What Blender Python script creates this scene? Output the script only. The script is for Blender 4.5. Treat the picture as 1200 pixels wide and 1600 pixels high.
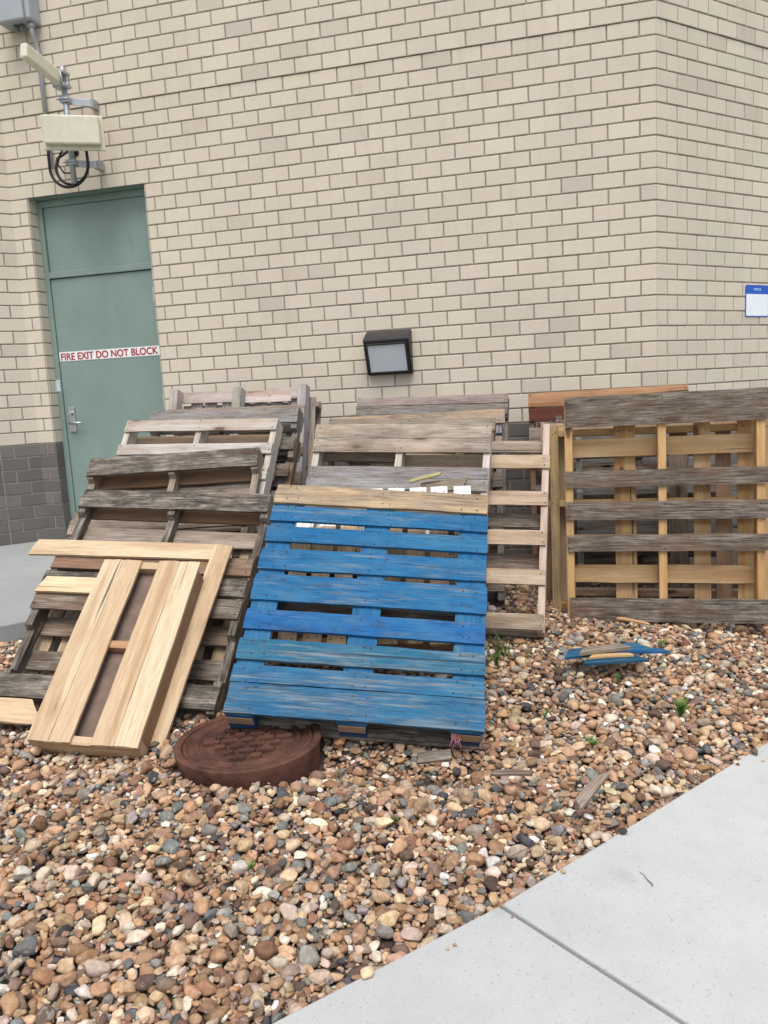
import bpy, bmesh, math, random
import numpy as np
from mathutils import Matrix, Vector, noise

# ------------------------------------------------------------------ camera
for o in list(bpy.data.objects): bpy.data.objects.remove(o)
scn = bpy.context.scene
CAM_LOC = Vector((3.045043, -5.824783, 0.969895))
YAW, PITCH, ROLL, FPX = -0.2447545, -0.1465406, -0.0545303, 1254.37
fw = Vector((math.sin(YAW)*math.cos(PITCH), math.cos(YAW)*math.cos(PITCH), math.sin(PITCH)))
r0 = fw.cross(Vector((0, 0, 1))).normalized(); u0 = r0.cross(fw)
rt = math.cos(ROLL)*r0 + math.sin(ROLL)*u0
up = -math.sin(ROLL)*r0 + math.cos(ROLL)*u0
cd = bpy.data.cameras.new('camera'); cam = bpy.data.objects.new('camera', cd)
scn.collection.objects.link(cam)
cam.matrix_world = Matrix(((rt.x, up.x, -fw.x, CAM_LOC.x), (rt.y, up.y, -fw.y, CAM_LOC.y), (rt.z, up.z, -fw.z, CAM_LOC.z), (0, 0, 0, 1)))
cd.sensor_fit = 'VERTICAL'; cd.sensor_height = 32; cd.lens = FPX/1600*32
cd.clip_start = 0.05; cd.clip_end = 2000
cd.dof.use_dof = True; cd.dof.focus_distance = 3.1; cd.dof.aperture_fstop = 8.0
scn.camera = cam
# ------------------------------------------------------------------ sky and light (bright overcast)
SUN_EL, SUN_AZ = math.radians(64), math.radians(168)     # azimuth clockwise from +Y: behind the camera
w = bpy.data.worlds.new('World'); scn.world = w; w.use_nodes = True
nt = w.node_tree; nt.nodes.clear()
sky = nt.nodes.new('ShaderNodeTexSky'); sky.sky_type = 'NISHITA'; sky.sun_disc = False
sky.sun_elevation = SUN_EL; sky.sun_rotation = SUN_AZ; sky.dust_density = 3.0; sky.air_density = 1.0
hs = nt.nodes.new('ShaderNodeHueSaturation'); hs.inputs['Saturation'].default_value = 0.60
bg = nt.nodes.new('ShaderNodeBackground'); bg.inputs['Strength'].default_value = 0.135
wo = nt.nodes.new('ShaderNodeOutputWorld')
nt.links.new(sky.outputs[0], hs.inputs['Color']); nt.links.new(hs.outputs[0], bg.inputs['Color']); nt.links.new(bg.outputs[0], wo.inputs[0])
sd = bpy.data.lights.new('sun', 'SUN'); sd.energy = 1.5; sd.angle = math.radians(32); sd.color = (1.0, 0.965, 0.90)
sun = bpy.data.objects.new('sun', sd); scn.collection.objects.link(sun)
sdir = Vector((math.sin(SUN_AZ)*math.cos(SUN_EL), math.cos(SUN_AZ)*math.cos(SUN_EL), math.sin(SUN_EL)))
sun.rotation_euler = (-sdir).to_track_quat('-Z', 'Y').to_euler()
scn.view_settings.view_transform = 'Standard'; scn.view_settings.look = 'None'
scn.view_settings.exposure = 0.56; scn.view_settings.gamma = 1.0
scn.render.engine = 'CYCLES'
scn.render.resolution_x = 768; scn.render.resolution_y = 1024

C = scn.collection
def lin(c):
    return tuple(((v/255)/12.92 if v/255 <= .04045 else ((v/255+.055)/1.055)**2.4) for v in c)
# ------------------------------------------------------------------ object helpers
def tag(o, label=None, cat=None, group=None, kind=None):
    if label: o['label'] = label
    if cat: o['category'] = cat
    if group: o['group'] = group
    if kind: o['kind'] = kind
    return o
def link(name, me, mats=(), parent=None, mat4=None, smooth=False):
    o = bpy.data.objects.new(name, me); C.objects.link(o)
    for m in mats: me.materials.append(m)
    if parent: o.parent = parent
    if mat4 is not None: o.matrix_local = mat4
    if smooth:
        for p in me.polygons: p.use_smooth = True
    return o
def bobj(name, bm, mats, parent=None, mat4=None, smooth=False):
    me = bpy.data.meshes.new(name); bm.to_mesh(me); bm.free()
    return link(name, me, mats, parent, mat4, smooth)
def empty(name, mat4=None):
    o = bpy.data.objects.new(name, None); C.objects.link(o); o.empty_display_size = .1
    if mat4 is not None: o.matrix_world = mat4
    return o
def box(bm, x0, x1, y0, y1, z0, z1, bev=0, mi=0, M=None):
    b = bmesh.new()
    vs = [b.verts.new((x, y, z)) for x in (x0, x1) for y in (y0, y1) for z in (z0, z1)]
    for f in ((0,1,3,2),(4,6,7,5),(0,4,5,1),(2,3,7,6),(0,2,6,4),(1,5,7,3)): b.faces.new([vs[i] for i in f])
    bmesh.ops.recalc_face_normals(b, faces=b.faces[:])
    if bev: bmesh.ops.bevel(b, geom=b.edges[:], offset=bev, segments=2, affect='EDGES', profile=.5)
    if M is not None: b.transform(M)
    for f in b.faces: f.material_index = mi
    me = bpy.data.meshes.new('tmp'); b.to_mesh(me); b.free(); bm.from_mesh(me); bpy.data.meshes.remove(me)
def tube(bm, pts, r, n=10, cap=True, mi=0):
    pts = [Vector(p) for p in pts]; rings = []; prev = None
    for i, p in enumerate(pts):
        d = (pts[min(i+1, len(pts)-1)]-pts[max(i-1, 0)]).normalized()
        if prev is None:
            a = d.orthogonal().normalized()
        else:
            a = (prev - d*prev.dot(d)).normalized()
        prev = a; b = d.cross(a); rr = r[i] if isinstance(r, (list, tuple)) else r
        rings.append([bm.verts.new(p+rr*(a*math.cos(t)+b*math.sin(t))) for t in (2*math.pi*k/n for k in range(n))])
    for q0, q1 in zip(rings, rings[1:]):
        for k in range(n):
            f = bm.faces.new((q0[k], q0[(k+1) % n], q1[(k+1) % n], q1[k])); f.smooth = True; f.material_index = mi
    if cap:
        bm.faces.new(rings[0][::-1]).material_index = mi; bm.faces.new(rings[-1]).material_index = mi
# ------------------------------------------------------------------ material helpers
class NG:
    def __init__(s, name, rough=.7):
        s.m = bpy.data.materials.new(name); s.m.use_nodes = True; s.t = s.m.node_tree; s.n = s.t.nodes
        s.p = s.n['Principled BSDF']; s.p.inputs['Roughness'].default_value = rough
        s.p.inputs['Specular IOR Level'].default_value = .35
    def a(s, typ, **kw):
        nd = s.n.new('ShaderNode'+typ)
        for k, v in kw.items():
            if k in nd.inputs.keys(): nd.inputs[k].default_value = v
            else: setattr(nd, k, v)
        return nd
    def l(s, a, b): s.t.links.new(a, b)
    def coord(s, kind='Object', scale=(1,1,1), rnd=False):
        tc = s.a('TexCoord'); out = tc.outputs[kind]
        if rnd:
            oi = s.a('ObjectInfo'); mu = s.a('Math', operation='MULTIPLY'); mu.inputs[1].default_value = 37.0
            s.l(oi.outputs['Random'], mu.inputs[0]); ad = s.a('VectorMath', operation='ADD')
            s.l(out, ad.inputs[0]); s.l(mu.outputs[0], ad.inputs[1]); out = ad.outputs[0]
        mp = s.a('Mapping'); mp.inputs['Scale'].default_value = scale; s.l(out, mp.inputs['Vector']); return mp.outputs[0]
    def noise(s, vec, sc, det=4, rough=.55, dist=0):
        nd = s.a('TexNoise'); nd.inputs['Scale'].default_value = sc; nd.inputs['Detail'].default_value = det
        nd.inputs['Roughness'].default_value = rough; nd.inputs['Distortion'].default_value = dist
        s.l(vec, nd.inputs['Vector']); return nd.outputs['Fac']
    def ramp(s, fac, p0, p1, c0=0., c1=1.):
        r = s.a('MapRange'); r.inputs['From Min'].default_value = p0; r.inputs['From Max'].default_value = p1
        r.inputs['To Min'].default_value = c0; r.inputs['To Max'].default_value = c1; s.l(fac, r.inputs['Value']); return r.outputs[0]
    def math(s, op, a, b):
        m = s.a('Math', operation=op)
        for i, v in enumerate((a, b)):
            if isinstance(v, (int, float)): m.inputs[i].default_value = v
            else: s.l(v, m.inputs[i])
        return m.outputs[0]
    def mix(s, fac, a, b, mode='MIX'):
        m = s.a('Mix', data_type='RGBA', blend_type=mode)
        for i, v in ((0, fac), (6, a), (7, b)):
            if isinstance(v, (int, float)): m.inputs[i].default_value = v
            elif isinstance(v, tuple): m.inputs[i].default_value = (*v, 1)
            else: s.l(v, m.inputs[i])
        return m.outputs[2]
    def out(s, col, bump=None, bs=.3, bd=.003):
        s.l(col, s.p.inputs['Base Color'])
        if bump is not None:
            b = s.a('Bump'); b.inputs['Strength'].default_value = bs; b.inputs['Distance'].default_value = bd
            s.l(bump, b.inputs['Height']); s.l(b.outputs[0], s.p.inputs['Normal'])
        return s.m
def simple(name, col, rough=.5, metal=0., var=.12, sc=8, bs=.1):
    g = NG(name, rough); g.p.inputs['Metallic'].default_value = metal
    v = g.coord(); n = g.noise(v, sc, 5)
    c = g.mix(g.ramp(n, .3, .7), tuple(x*(1-var) for x in col), tuple(min(1, x*(1+var)) for x in col))
    return g.out(c, g.noise(v, sc*12, 3), bs, .001)

def wood_material(name, painted=False, white_end=False):
    g = NG(name, .78)
    oi = g.a('ObjectInfo'); base = oi.outputs['Color']; wea = oi.outputs['Alpha']
    v1 = g.coord(scale=(1.8, 17, 17), rnd=True); v2 = g.coord(scale=(7.0, 125, 125), rnd=True)
    v3 = g.coord(scale=(3.0, 7, 7), rnd=True); v4 = g.coord(scale=(1.0, 3.2, 3.2), rnd=True); v5 = g.coord(scale=(.9, 45, 45), rnd=True)
    warp = g.noise(v1, 1.0, 3, .5, .6)
    rings = g.math('SINE', g.math('MULTIPLY', warp, 46.0), 0.0)
    fine = g.noise(v2, 1.0, 4, .65)
    blot = g.noise(v4, 2.6, 5, .62); blot2 = g.noise(v3, 2.3, 5, .7)
    fresh = g.mix(g.ramp(rings, -1, 1), g.mix(1.0, base, (.70, .60, .50), 'MULTIPLY'), base)
    fresh = g.mix(g.ramp(rings, -1, 1, .55, 1.0), g.mix(1.0, base, (.84, .76, .68), 'MULTIPLY'), base)
    fresh = g.mix(g.ramp(fine, .35, .65, .42, 0), fresh, g.mix(1.0, fresh, (.62, .52, .45), 'MULTIPLY'))
    fresh = g.mix(g.ramp(blot, .42, .68, 0, .45), fresh, g.mix(1.0, fresh, (.78, .66, .55), 'MULTIPLY'))
    heart = g.noise(g.coord(scale=(.55, 13, 13), rnd=True), 1.0, 2, .4, .3)
    fresh = g.mix(g.ramp(heart, .50, .60, 0, .55), fresh, g.mix(1.0, fresh, (.66, .54, .43), 'MULTIPLY'))
    grey = g.mix(g.ramp(fine, .34, .66), (.050, .042, .034), (.325, .280, .232))
    grey = g.mix(g.math('MULTIPLY', g.ramp(blot2, .42, .60, 1, 0), g.ramp(wea, .55, .95, .35, 1.0)), grey, g.mix(1.0, grey, (.28, .265, .25), 'MULTIPLY'))
    wm = g.math('MULTIPLY', g.ramp(g.math('ADD', g.math('MULTIPLY', blot, .65), g.math('MULTIPLY', blot2, .35)), .36, .60), 1.0)
    wf = g.a('Math', operation='MULTIPLY_ADD', use_clamp=True)    # wea*1.5 + (wm-1)*.9
    g.l(wea, wf.inputs[0]); wf.inputs[1].default_value = 1.75; g.l(g.math('MULTIPLY', g.math('SUBTRACT', wm, 1.0), .9), wf.inputs[2])
    wf2 = g.math('MINIMUM', wf.outputs[0], g.math('MULTIPLY', wea, 1.35))
    col = g.mix(wf2, fresh, grey)
    # knots
    vo = g.a('TexVoronoi', feature='F1'); vo.inputs['Scale'].default_value = 1.0; g.l(g.coord(scale=(3.2, 9, 9), rnd=True), vo.inputs['Vector'])
    sel = g.ramp(g.a('SeparateColor').outputs[0], 0, 1); sc = g.a('SeparateColor'); g.l(vo.outputs['Color'], sc.inputs[0])
    sel = g.math('GREATER_THAN', sc.outputs[0], .62)
    kd = g.math('ADD', vo.outputs['Distance'], g.math('MULTIPLY', g.math('SUBTRACT', blot2, .5), .10))
    knot = g.math('MULTIPLY', g.ramp(kd, .10, .16, 1, 0), sel)
    halo = g.math('MULTIPLY', g.ramp(kd, .14, .34, .5, 0), sel)
    col = g.mix(halo, col, g.mix(1.0, col, (.66, .50, .38), 'MULTIPLY'))
    col = g.mix(g.math('MULTIPLY', knot, .8), col, (.075, .04, .022))
    crack = g.ramp(g.noise(v5, 1.0, 2, .5, .25), .70, .735)
    fc = g.ramp(g.noise(g.coord(scale=(4.5, 170, 170), rnd=True), 1.0, 3, .6), .60, .70)
    bump = g.math('ADD', g.math('MULTIPLY', fine, .6), g.math('MULTIPLY', g.math('SUBTRACT', 1.0, crack), 1.2))
    if painted:
        # thin worn paint: pigment on the ridges, grey wood where it has rubbed off along the grain
        vp = g.coord(scale=(1.5, 11, 11), rnd=True); vq = g.coord(scale=(3, 120, 120), rnd=True)
        wear = g.math('ADD', g.math('MULTIPLY', g.noise(vp, 1.4, 5, .7), .62), g.math('MULTIPLY', g.noise(vq, 1.0, 3, .6), .38))
        th = g.ramp(wea, 0, 1, .60, .44)
        rub = g.a('MapRange'); g.l(wear, rub.inputs['Value']); g.l(th, rub.inputs['From Min']); g.l(g.math('ADD', th, .09), rub.inputs['From Max'])
        blu = g.mix(g.ramp(blot, .35, .65), g.mix(1.0, base, (.84, .86, .88), 'MULTIPLY'), base)
        blu = g.mix(g.ramp(blot2, .45, .68, 0, .55), blu, g.mix(.45, base, (.17, .24, .27)))
        blu = g.mix(g.ramp(fine, .33, .62, .60, 0), blu, g.mix(1.0, blu, (.45, .5, .55), 'MULTIPLY'))
        blu = g.mix(g.ramp(g.noise(v3, 5.0, 4, .7), .50, .66, 0, .50), blu, g.mix(1.0, blu, (.45, .48, .52), 'MULTIPLY'))
        blu = g.mix(g.math('MULTIPLY', fc, .55), blu, g.mix(1.0, blu, (.25, .30, .38), 'MULTIPLY'))
        blu = g.mix(g.ramp(g.noise(v4, 1.7, 3, .6), .50, .62, 0, .6), blu, g.mix(.5, blu, (.05, .22, .34)))
        spot = g.ramp(g.noise(g.coord(scale=(9, 11, 11), rnd=True), 2.2, 2), .71, .76, 0, .55)
        blu = g.mix(1.0, blu, (.88, .84, .84), 'MULTIPLY')
        blu = g.mix(spot, blu, (.008, .09, .45))
        worn = g.mix(g.ramp(fine, .4, .6), (.07, .095, .11), (.24, .255, .24))
        col = g.mix(g.math('MULTIPLY', rub.outputs[0], .60), blu, worn)
        col = g.mix(g.math('MULTIPLY', knot, .45), col, (.03, .05, .08))
    if white_end:
        sx = g.a('SeparateXYZ'); g.l(g.a('TexCoord').outputs['Object'], sx.inputs[0])
        e = g.math('ADD', sx.outputs[0], g.math('MULTIPLY', g.math('SUBTRACT', blot2, .5), .06))
        col = g.mix(g.ramp(e, .235, .245), col, g.mix(g.ramp(fine, .35, .6), (.62, .62, .62), (.86, .85, .82)))
    col = g.mix(g.math('MULTIPLY', fc, g.ramp(wea, 0, 1, .18, .72)), col, g.mix(1.0, col, (.30, .28, .27), 'MULTIPLY'))
    col = g.mix(g.math('MULTIPLY', crack, .75), col, (.018, .014, .011))
    return g.out(col, bump, .45, .003)
WOOD = wood_material('weathered_wood'); BLUE = wood_material('worn_blue_painted_wood', painted=True)
WHITEEND = wood_material('white_ended_wood', white_end=True)
NAIL = simple('rusty_nail', (.035, .025, .02), .6, .3)

# ------------------------------------------------------------------ boards
def board(name, L, W, T, parent, mat4, color, wea=.5, seed=None, mat=None, nails=(), cut=(0, 0), wane=.0025, bow=.002, split=0, nx=None):
    """plank: x along its length, y across, z through; small random waves on its edges and ends"""
    seed = seed if seed is not None else random.randint(0, 10**6)
    rs = random.Random(seed); off = rs.uniform(0, 100)
    nx = nx or max(4, int(L/.05)); ny = 5; c = min(.002, T*.15)
    prof = []
    for k in range(ny): prof.append((-.5+k/(ny-1), .5))
    for k in range(ny): prof.append((.5-k/(ny-1), -.5))
    bm = bmesh.new(); rings = []
    for i in range(nx+1):
        u = i/nx; x = (u-.5)*L
        dz = bow*math.sin(u*math.pi)*rs.choice((1,)) + .0012*noise.noise((x*3, off, 0))
        wl = wane*noise.noise((x*5, off+9, 3))+wane*.5*noise.noise((x*22, off+9, 3)); wr = wane*noise.noise((x*5, off+29, 7))+wane*.5*noise.noise((x*22, off+3, 3))
        ring = []
        for (a, b) in prof:
            y = a*W + (wr if a > 0 else wl)*abs(a)*2
            z = b*T + dz + .0006*noise.noise((x*9, y*40, off))
            if abs(a) == .5: z -= c*(1 if b > 0 else -1)
            yy = y*(1-0)
            if abs(a) == .5: yy = y
            xx = x
            if i == 0: xx = x + cut[0]*a + .0035*noise.noise((y*60, off, 1)) + .002*rs.uniform(-1, 1)
            if i == nx: xx = x + cut[1]*a + .0035*noise.noise((y*60, off, 5)) + .002*rs.uniform(-1, 1)
            ring.append(bm.verts.new((xx, yy, z)))
        rings.append(ring)
    m = len(prof)
    for q0, q1 in zip(rings, rings[1:]):
        for k in range(m):
            bm.faces.new((q0[k], q1[k], q1[(k+1) % m], q0[(k+1) % m]))
    bm.faces.new(rings[0]); bm.faces.new(rings[-1][::-1])
    bmesh.ops.recalc_face_normals(bm, faces=bm.faces[:])
    for (nxp, nyp) in nails:
        for sgn in (1,):
            r = rs.uniform(.0028, .0042); zt = sgn*(T/2+bow*math.sin((nxp/L+.5)*math.pi)+.0012)
            vs = [bm.verts.new((nxp+r*math.cos(t), nyp+r*math.sin(t), zt)) for t in (k*math.pi/4 for k in range(8))]
            f = bm.faces.new(vs); f.material_index = 1
            vb = [bm.verts.new((v.co.x, v.co.y, zt-.004)) for v in vs]
            for k in range(8): bm.faces.new((vs[k], vb[k], vb[(k+1) % 8], vs[(k+1) % 8])).material_index = 1
    o = bobj(name, bm, (mat or WOOD, NAIL), parent, mat4)
    o.color = (*color, wea)
    return o
def frame(origin, ex, ey, ez):
    ex, ey, ez = Vector(ex), Vector(ey), Vector(ez)
    return Matrix(((ex.x, ey.x, ez.x, origin[0]), (ex.y, ey.y, ez.y, origin[1]), (ex.z, ey.z, ez.z, origin[2]), (0, 0, 0, 1)))
def rotin(M, ang):   # rotate a board in its own plane
    return M @ Matrix.Rotation(ang, 4, 'Z')
def hboard(a, y, b, ang=0): return rotin(frame((a, y, b), (1,0,0), (0,0,1), (0,-1,0)), ang)     # along X, front face towards -Y
def vboard(a, y, b, ang=0): return rotin(frame((a, y, b), (0,0,1), (-1,0,0), (0,-1,0)), ang)
def stringer(name, L, Wd, D, parent, mat4, color, wea, notch=True, mat=None):
    """2x4 on edge: x along length, z towards the front (notched side), y = its thin side"""
    rs = random.Random(random.random()); off = rs.uniform(0, 99)
    pr = [(-L/2, -D/2), (L/2, -D/2), (L/2, D/2)]
    if notch:
        for s in (1, -1):
            c = s*(L/2-.265); h = .115; q = [(c+h, D/2), (c+h-.012, D/2-.036), (c-h+.012, D/2-.036), (c-h, D/2)]
            pr += q
    pr.append((-L/2, D/2))
    bm = bmesh.new(); rows = []
    for s in (-.5, .5):
        rows.append([bm.verts.new((x+rs.uniform(-.002, .002), s*Wd+rs.uniform(-.001, .001), z+.0015*noise.noise((x*5, z*9, off)))) for x, z in pr])
    f0 = bm.faces.new(rows[0]); f1 = bm.faces.new(rows[1][::-1])
    n = len(pr)
    for k in range(n): bm.faces.new((rows[0][k], rows[1][k], rows[1][(k+1) % n], rows[0][(k+1) % n]))
    bmesh.ops.recalc_face_normals(bm, faces=bm.faces[:])
    bmesh.ops.bevel(bm, geom=bm.edges[:], offset=.0022, segments=1, affect='EDGES')
    bmesh.ops.triangulate(bm, faces=[f for f in bm.faces if len(f.verts) > 4])
    o = bobj(name, bm, (mat or WOOD,), parent, mat4); o.color = (*color, wea); return o

def pose(x, y, z, yaw, tilt, roll=0, back=0, upw=0, side=0):
    psi, th, ph = (math.radians(v) for v in (yaw, tilt, roll))
    A = Vector((math.cos(psi), math.sin(psi), 0)); N = Vector((-math.sin(psi), math.cos(psi), 0))
    U = math.cos(th)*Vector((0,0,1)) + math.sin(th)*N; K = U.cross(A)
    A2 = math.cos(ph)*A + math.sin(ph)*U; U2 = -math.sin(ph)*A + math.cos(ph)*U
    o = Vector((x, y, z)) + back*K + upw*U2 + side*A2
    return frame(o, A2, K, U2)

TAN = lin((192, 168, 140)); PALE = lin((208, 186, 152)); GREYW = lin((174, 160, 145)); BLEACH = lin((202, 199, 194))
BROWN = lin((142, 114, 88)); DARK = lin((100, 84, 68)); ORANGE = lin((194, 156, 116)); YEL = lin((204, 176, 130))
RED = lin((112, 66, 50)); COOL = lin((150, 152, 156))
def vary(c, rs, k=.12):
    f = 1+rs.uniform(-k, k); return tuple(min(1, v*f*(1+rs.uniform(-k*.35, k*.35))) for v in c)

def pallet(M, front, rear, label, name='pallet', W=1.016, L=1.219, scol=GREYW, swea=.6, st=(-.489, 0, .489), D=.09, T=.016,
           notch=True, seed=1, vertical=False, group='wooden pallets leaning in stacks', mat=None, smat=None, sW=.038):
    """front/rear: lists of (low, high, colour, weathering[, side shift, length change]) in metres along the pallet.
    vertical=True: boards run up the slope and stringers across."""
    random.seed(seed); rs = random.Random(seed)
    root = empty(name, M); tag(root, label, 'pallet', group)
    for lst, y, rear_side in ((front, T/2, False), (rear, T+D+T/2, True)):
        for it in lst:
            lo, hi, col, wea = it[:4]; sh = it[4] if len(it) > 4 else rs.uniform(-.004, .004); dl = it[5] if len(it) > 5 else rs.uniform(-.006, .004)
            m = mat if len(it) < 7 else it[6]
            wid = hi-lo; c = (lo+hi)/2; nails = []
            for s in st:
                if vertical: s = s
                for q in ((-.28, .28) if wid < .13 else (-.36, 0, .36)):
                    nails.append((s-(sh if not vertical else 0)+rs.uniform(-.009, .009), q*wid+rs.uniform(-.006, .006)))
            ang = rs.uniform(-.004, .004)
            if not vertical:
                nails = [(a, b) for a, b in nails if abs(a) < (W+dl)/2-.008]
                board('deck_board', W+dl, wid, T, root, hboard(sh, y, c, ang), vary(col, rs), wea+rs.uniform(-.05, .05), rs.randint(0, 10**6), m, nails, bow=rs.uniform(-.002, .002))
            else:
                nails = [(a, b) for a, b in nails if abs(a) < (L+dl)/2-.008]
                board('deck_board', L+dl, wid, T, root, vboard(c, y, L/2+sh, ang), vary(col, rs), wea+rs.uniform(-.05, .05), rs.randint(0, 10**6), m, nails, bow=rs.uniform(-.002, .002))
    for s in st:
        if not vertical:
            mm = frame((s, T+D/2, L/2), (0,0,1), (-1,0,0), (0,-1,0)); stringer('stringer', L, sW, D-.001, root, mm, vary(scol, rs), swea, notch, smat)
        else:
            mm = frame((0, T+D/2, L/2+s), (1,0,0), (0,0,1), (0,-1,0)); stringer('stringer', W, sW, D-.001, root, mm, vary(scol, rs), swea, notch, smat)
    return root
def even(n, lo, hi, wd, col, wea, rs=None):
    rs = random.Random(n*7+int(wd*1000)); out = []
    for i in range(n):
        c = lo+wd/2+(hi-lo-wd)*i/(n-1)+rs.uniform(-.006, .006); ww = wd*rs.uniform(.92, 1.06); out.append((c-ww/2, c+ww/2, col, wea))
    return out

# ================================================================== SETTING
P0 = np.array([.14, -2.43]); ES = np.array([.7828, -.6222]); ET = np.array([.6222, .7828])
def gz(x, y):
    s = (x-P0[0])*ES[0]+(y-P0[1])*ES[1]; t = (x-P0[0])*ET[0]+(y-P0[1])*ET[1]
    z = np.interp(s, [-.02, 0, .8, 1.95, 2.95, 5], [-.15, -.16, -.29, -.36, -.478, -.48])
    k = np.clip(1-np.abs(s-1.6)/1.4, 0, 1)
    dip = np.exp(-(((x-1.12)/.28)**2+((y+3.24)/.14)**2))
    return z + k*np.interp(t, [.0, .7, 2.5], [-.045, -.015, .035]) - .045*dip + .028*np.exp(-((np.hypot(x-1.76, y+3.15)/.42)**6)) - .085*np.exp(-(((x-2.30)/.42)**4+((y+3.06-.14*(x-2.3))/.16)**2))
def st2xy(s, t): q = P0+s*ES+t*ET; return float(q[0]), float(q[1])
def sheet(name, poly, z0, z1, mat, bev=.008, kind='structure', sub=0):
    bm = bmesh.new(); vt = [bm.verts.new((x, y, z1)) for x, y in poly]; f = bm.faces.new(vt)
    r = bmesh.ops.extrude_face_region(bm, geom=[f]); vs = [v for v in r['geom'] if isinstance(v, bmesh.types.BMVert)]
    for v in vs: v.co.z = z0
    bmesh.ops.recalc_face_normals(bm, faces=bm.faces[:])
    te = [e for e in bm.edges if all(abs(v.co.z-z1) < 1e-6 for v in e.verts)]
    if bev: bmesh.ops.bevel(bm, geom=te, offset=bev, segments=3, affect='EDGES', profile=.5)
    o = bobj(name, bm, (mat,)); o['kind'] = kind; return o
def concrete(name, base, seed=0):
    g = NG(name, .85); v = g.coord('Object'); n1 = g.noise(v, 1.1, 6, .6); n2 = g.noise(v, 9, 6, .65); n3 = g.noise(v, 240, 2, .5); n4 = g.noise(v, 75, 3, .6)
    c = g.mix(g.ramp(n1, .35, .65), tuple(x*.88 for x in base), tuple(x*1.07 for x in base))
    c = g.mix(g.ramp(n2, .5, .72, 0, .35), c, tuple(x*.78 for x in (base[0]*1.02, base[1], base[2]*.93)))
    c = g.mix(g.ramp(n3, .64, .70, 0, .75), c, tuple(x*.40 for x in base))
    c = g.mix(g.ramp(g.noise(v, 130, 2, .5), .69, .73, 0, .7), c, tuple(x*.35 for x in base))
    c = g.mix(g.ramp(n4, .34, .30, 0, .5), c, tuple(x*.6 for x in base))
    st = g.ramp(g.noise(v, 3.1, 2), .70, .73, 0, .25); c = g.mix(st, c, tuple(x*.6 for x in base))
    return g.out(c, g.math('ADD', g.noise(v, 160, 4, .7), g.math('MULTIPLY', n4, .5)), .35, .003)
CONC = concrete('broom_finished_concrete', (.485, .495, .487)); CONC2 = concrete('pad_concrete', (.33, .345, .35))
# far ground
gm = NG('far_ground', .9); v = gm.coord(); FAR = gm.out(gm.mix(gm.ramp(gm.noise(v, .3, 6), .4, .6), (.10, .12, .05), (.16, .16, .09)))
bm = bmesh.new(); vs = [bm.verts.new(p) for p in ((-400,-400,-.62), (400,-400,-.62), (400,400,-.62), (-400,400,-.62))]; bm.faces.new(vs)
tag(bobj('ground', bm, (FAR,)), kind='structure')
# sidewalk: slabs beyond the line s = 2.93, joints across it
sw_t = [-4.2, -2.35, .57, 2.72, 4.9, 7.0]
S0 = 2.925
TJ = (2.8016-P0[0])*ET[0]+(-3.7745-P0[1])*ET[1]
def edge(t): return S0-.078*max(0., TJ-t)        # the near slab flares a little into the gravel
jt = 0.62
slabs = bmesh.new()
tj = [-5.5, -3.05, (2.8016-P0[0])*ET[0]+(-3.7745-P0[1])*ET[1], 3.1, 5.6, 8.0]
for i, (ta, tb) in enumerate(zip(tj, tj[1:])):
    poly = [st2xy(edge(ta+.0065), ta+.0065), st2xy(S0+1.85, ta+.0065), st2xy(S0+1.85, tb-.0065), st2xy(edge(tb-.0065), tb-.0065)]
    sheet('sidewalk', poly, -.58, -.45, CONC, .007)
sheet('sidewalk_base', [st2xy(S0+.01, -5.6), st2xy(S0+1.84, -5.6), st2xy(S0+1.84, 8), st2xy(S0+.01, 8)], -.60, -.468, CONC2, 0)
slabs.free()
# concrete pad by the door
sheet('door_pad', [st2xy(0, -4.5), st2xy(0, 2.95), (1.6, .4), (-6, .4), (-6, -6)], -.60, -.10, CONC2, .008)
# soil under the gravel
SOIL = simple('dark_soil', (.05, .038, .03), .95, var=.4, sc=30)
bm = bmesh.new(); nS, nT = 30, 60; grid = []
for i in range(nS+1):
    row = []
    for j in range(nT+1):
        x, y = st2xy(2.93*i/nS, -5.5+13.0*j/nT); row.append(bm.verts.new((x, y, float(gz(x, y))-.045)))
    grid.append(row)
for i in range(nS):
    for j in range(nT): bm.faces.new((grid[i][j], grid[i+1][j], grid[i+1][j+1], grid[i][j+1]))
tag(bobj('gravel_bed', bm, (SOIL,)), kind='structure')

# ------------------------------------------------------------------ brick walls
g = NG('brick', .82)
at = g.a('Attribute', attribute_name='col'); v = g.coord('Object')
n1 = g.noise(v, 55, 5, .65); n2 = g.noise(v, 7, 5, .6); n3 = g.noise(v, 1.2, 4, .6)
c = g.mix(g.ramp(n1, .35, .7, 0, .22), at.outputs['Color'], g.mix(1.0, at.outputs['Color'], (.80, .77, .72), 'MULTIPLY'))
c = g.mix(g.ramp(n2, .45, .75, 0, .22), c, g.mix(1.0, c, (.86, .82, .76), 'MULTIPLY'))
c = g.mix(g.ramp(n3, .42, .68, 0, .45), c, g.mix(1.0, c, (.84, .845, .84), 'MULTIPLY'))
drip = g.noise(g.coord('Object', (9, 9, .8)), 1.0, 4, .6); c = g.mix(g.ramp(drip, .56, .70, 0, .28), c, g.mix(1.0, c, (.80, .78, .74), 'MULTIPLY'))
c = g.mix(g.ramp(g.noise(v, 210, 2), .68, .74, 0, .3), c, (.2, .17, .14))
BRICK = g.out(c, n1, .25, .002)
g = NG('mortar', .95); v = g.coord('Object'); at = g.a('Attribute', attribute_name='col')
MORTAR = g.out(g.mix(g.ramp(g.noise(v, 30, 5), .3, .7), (.23, .205, .175), (.35, .315, .27)), g.noise(v, 200, 3), .4, .002)
BW, BH, JT = .2032, .1016, .0098
ZL = 2.6416                      # lintel course line; courses hang on it
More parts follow.
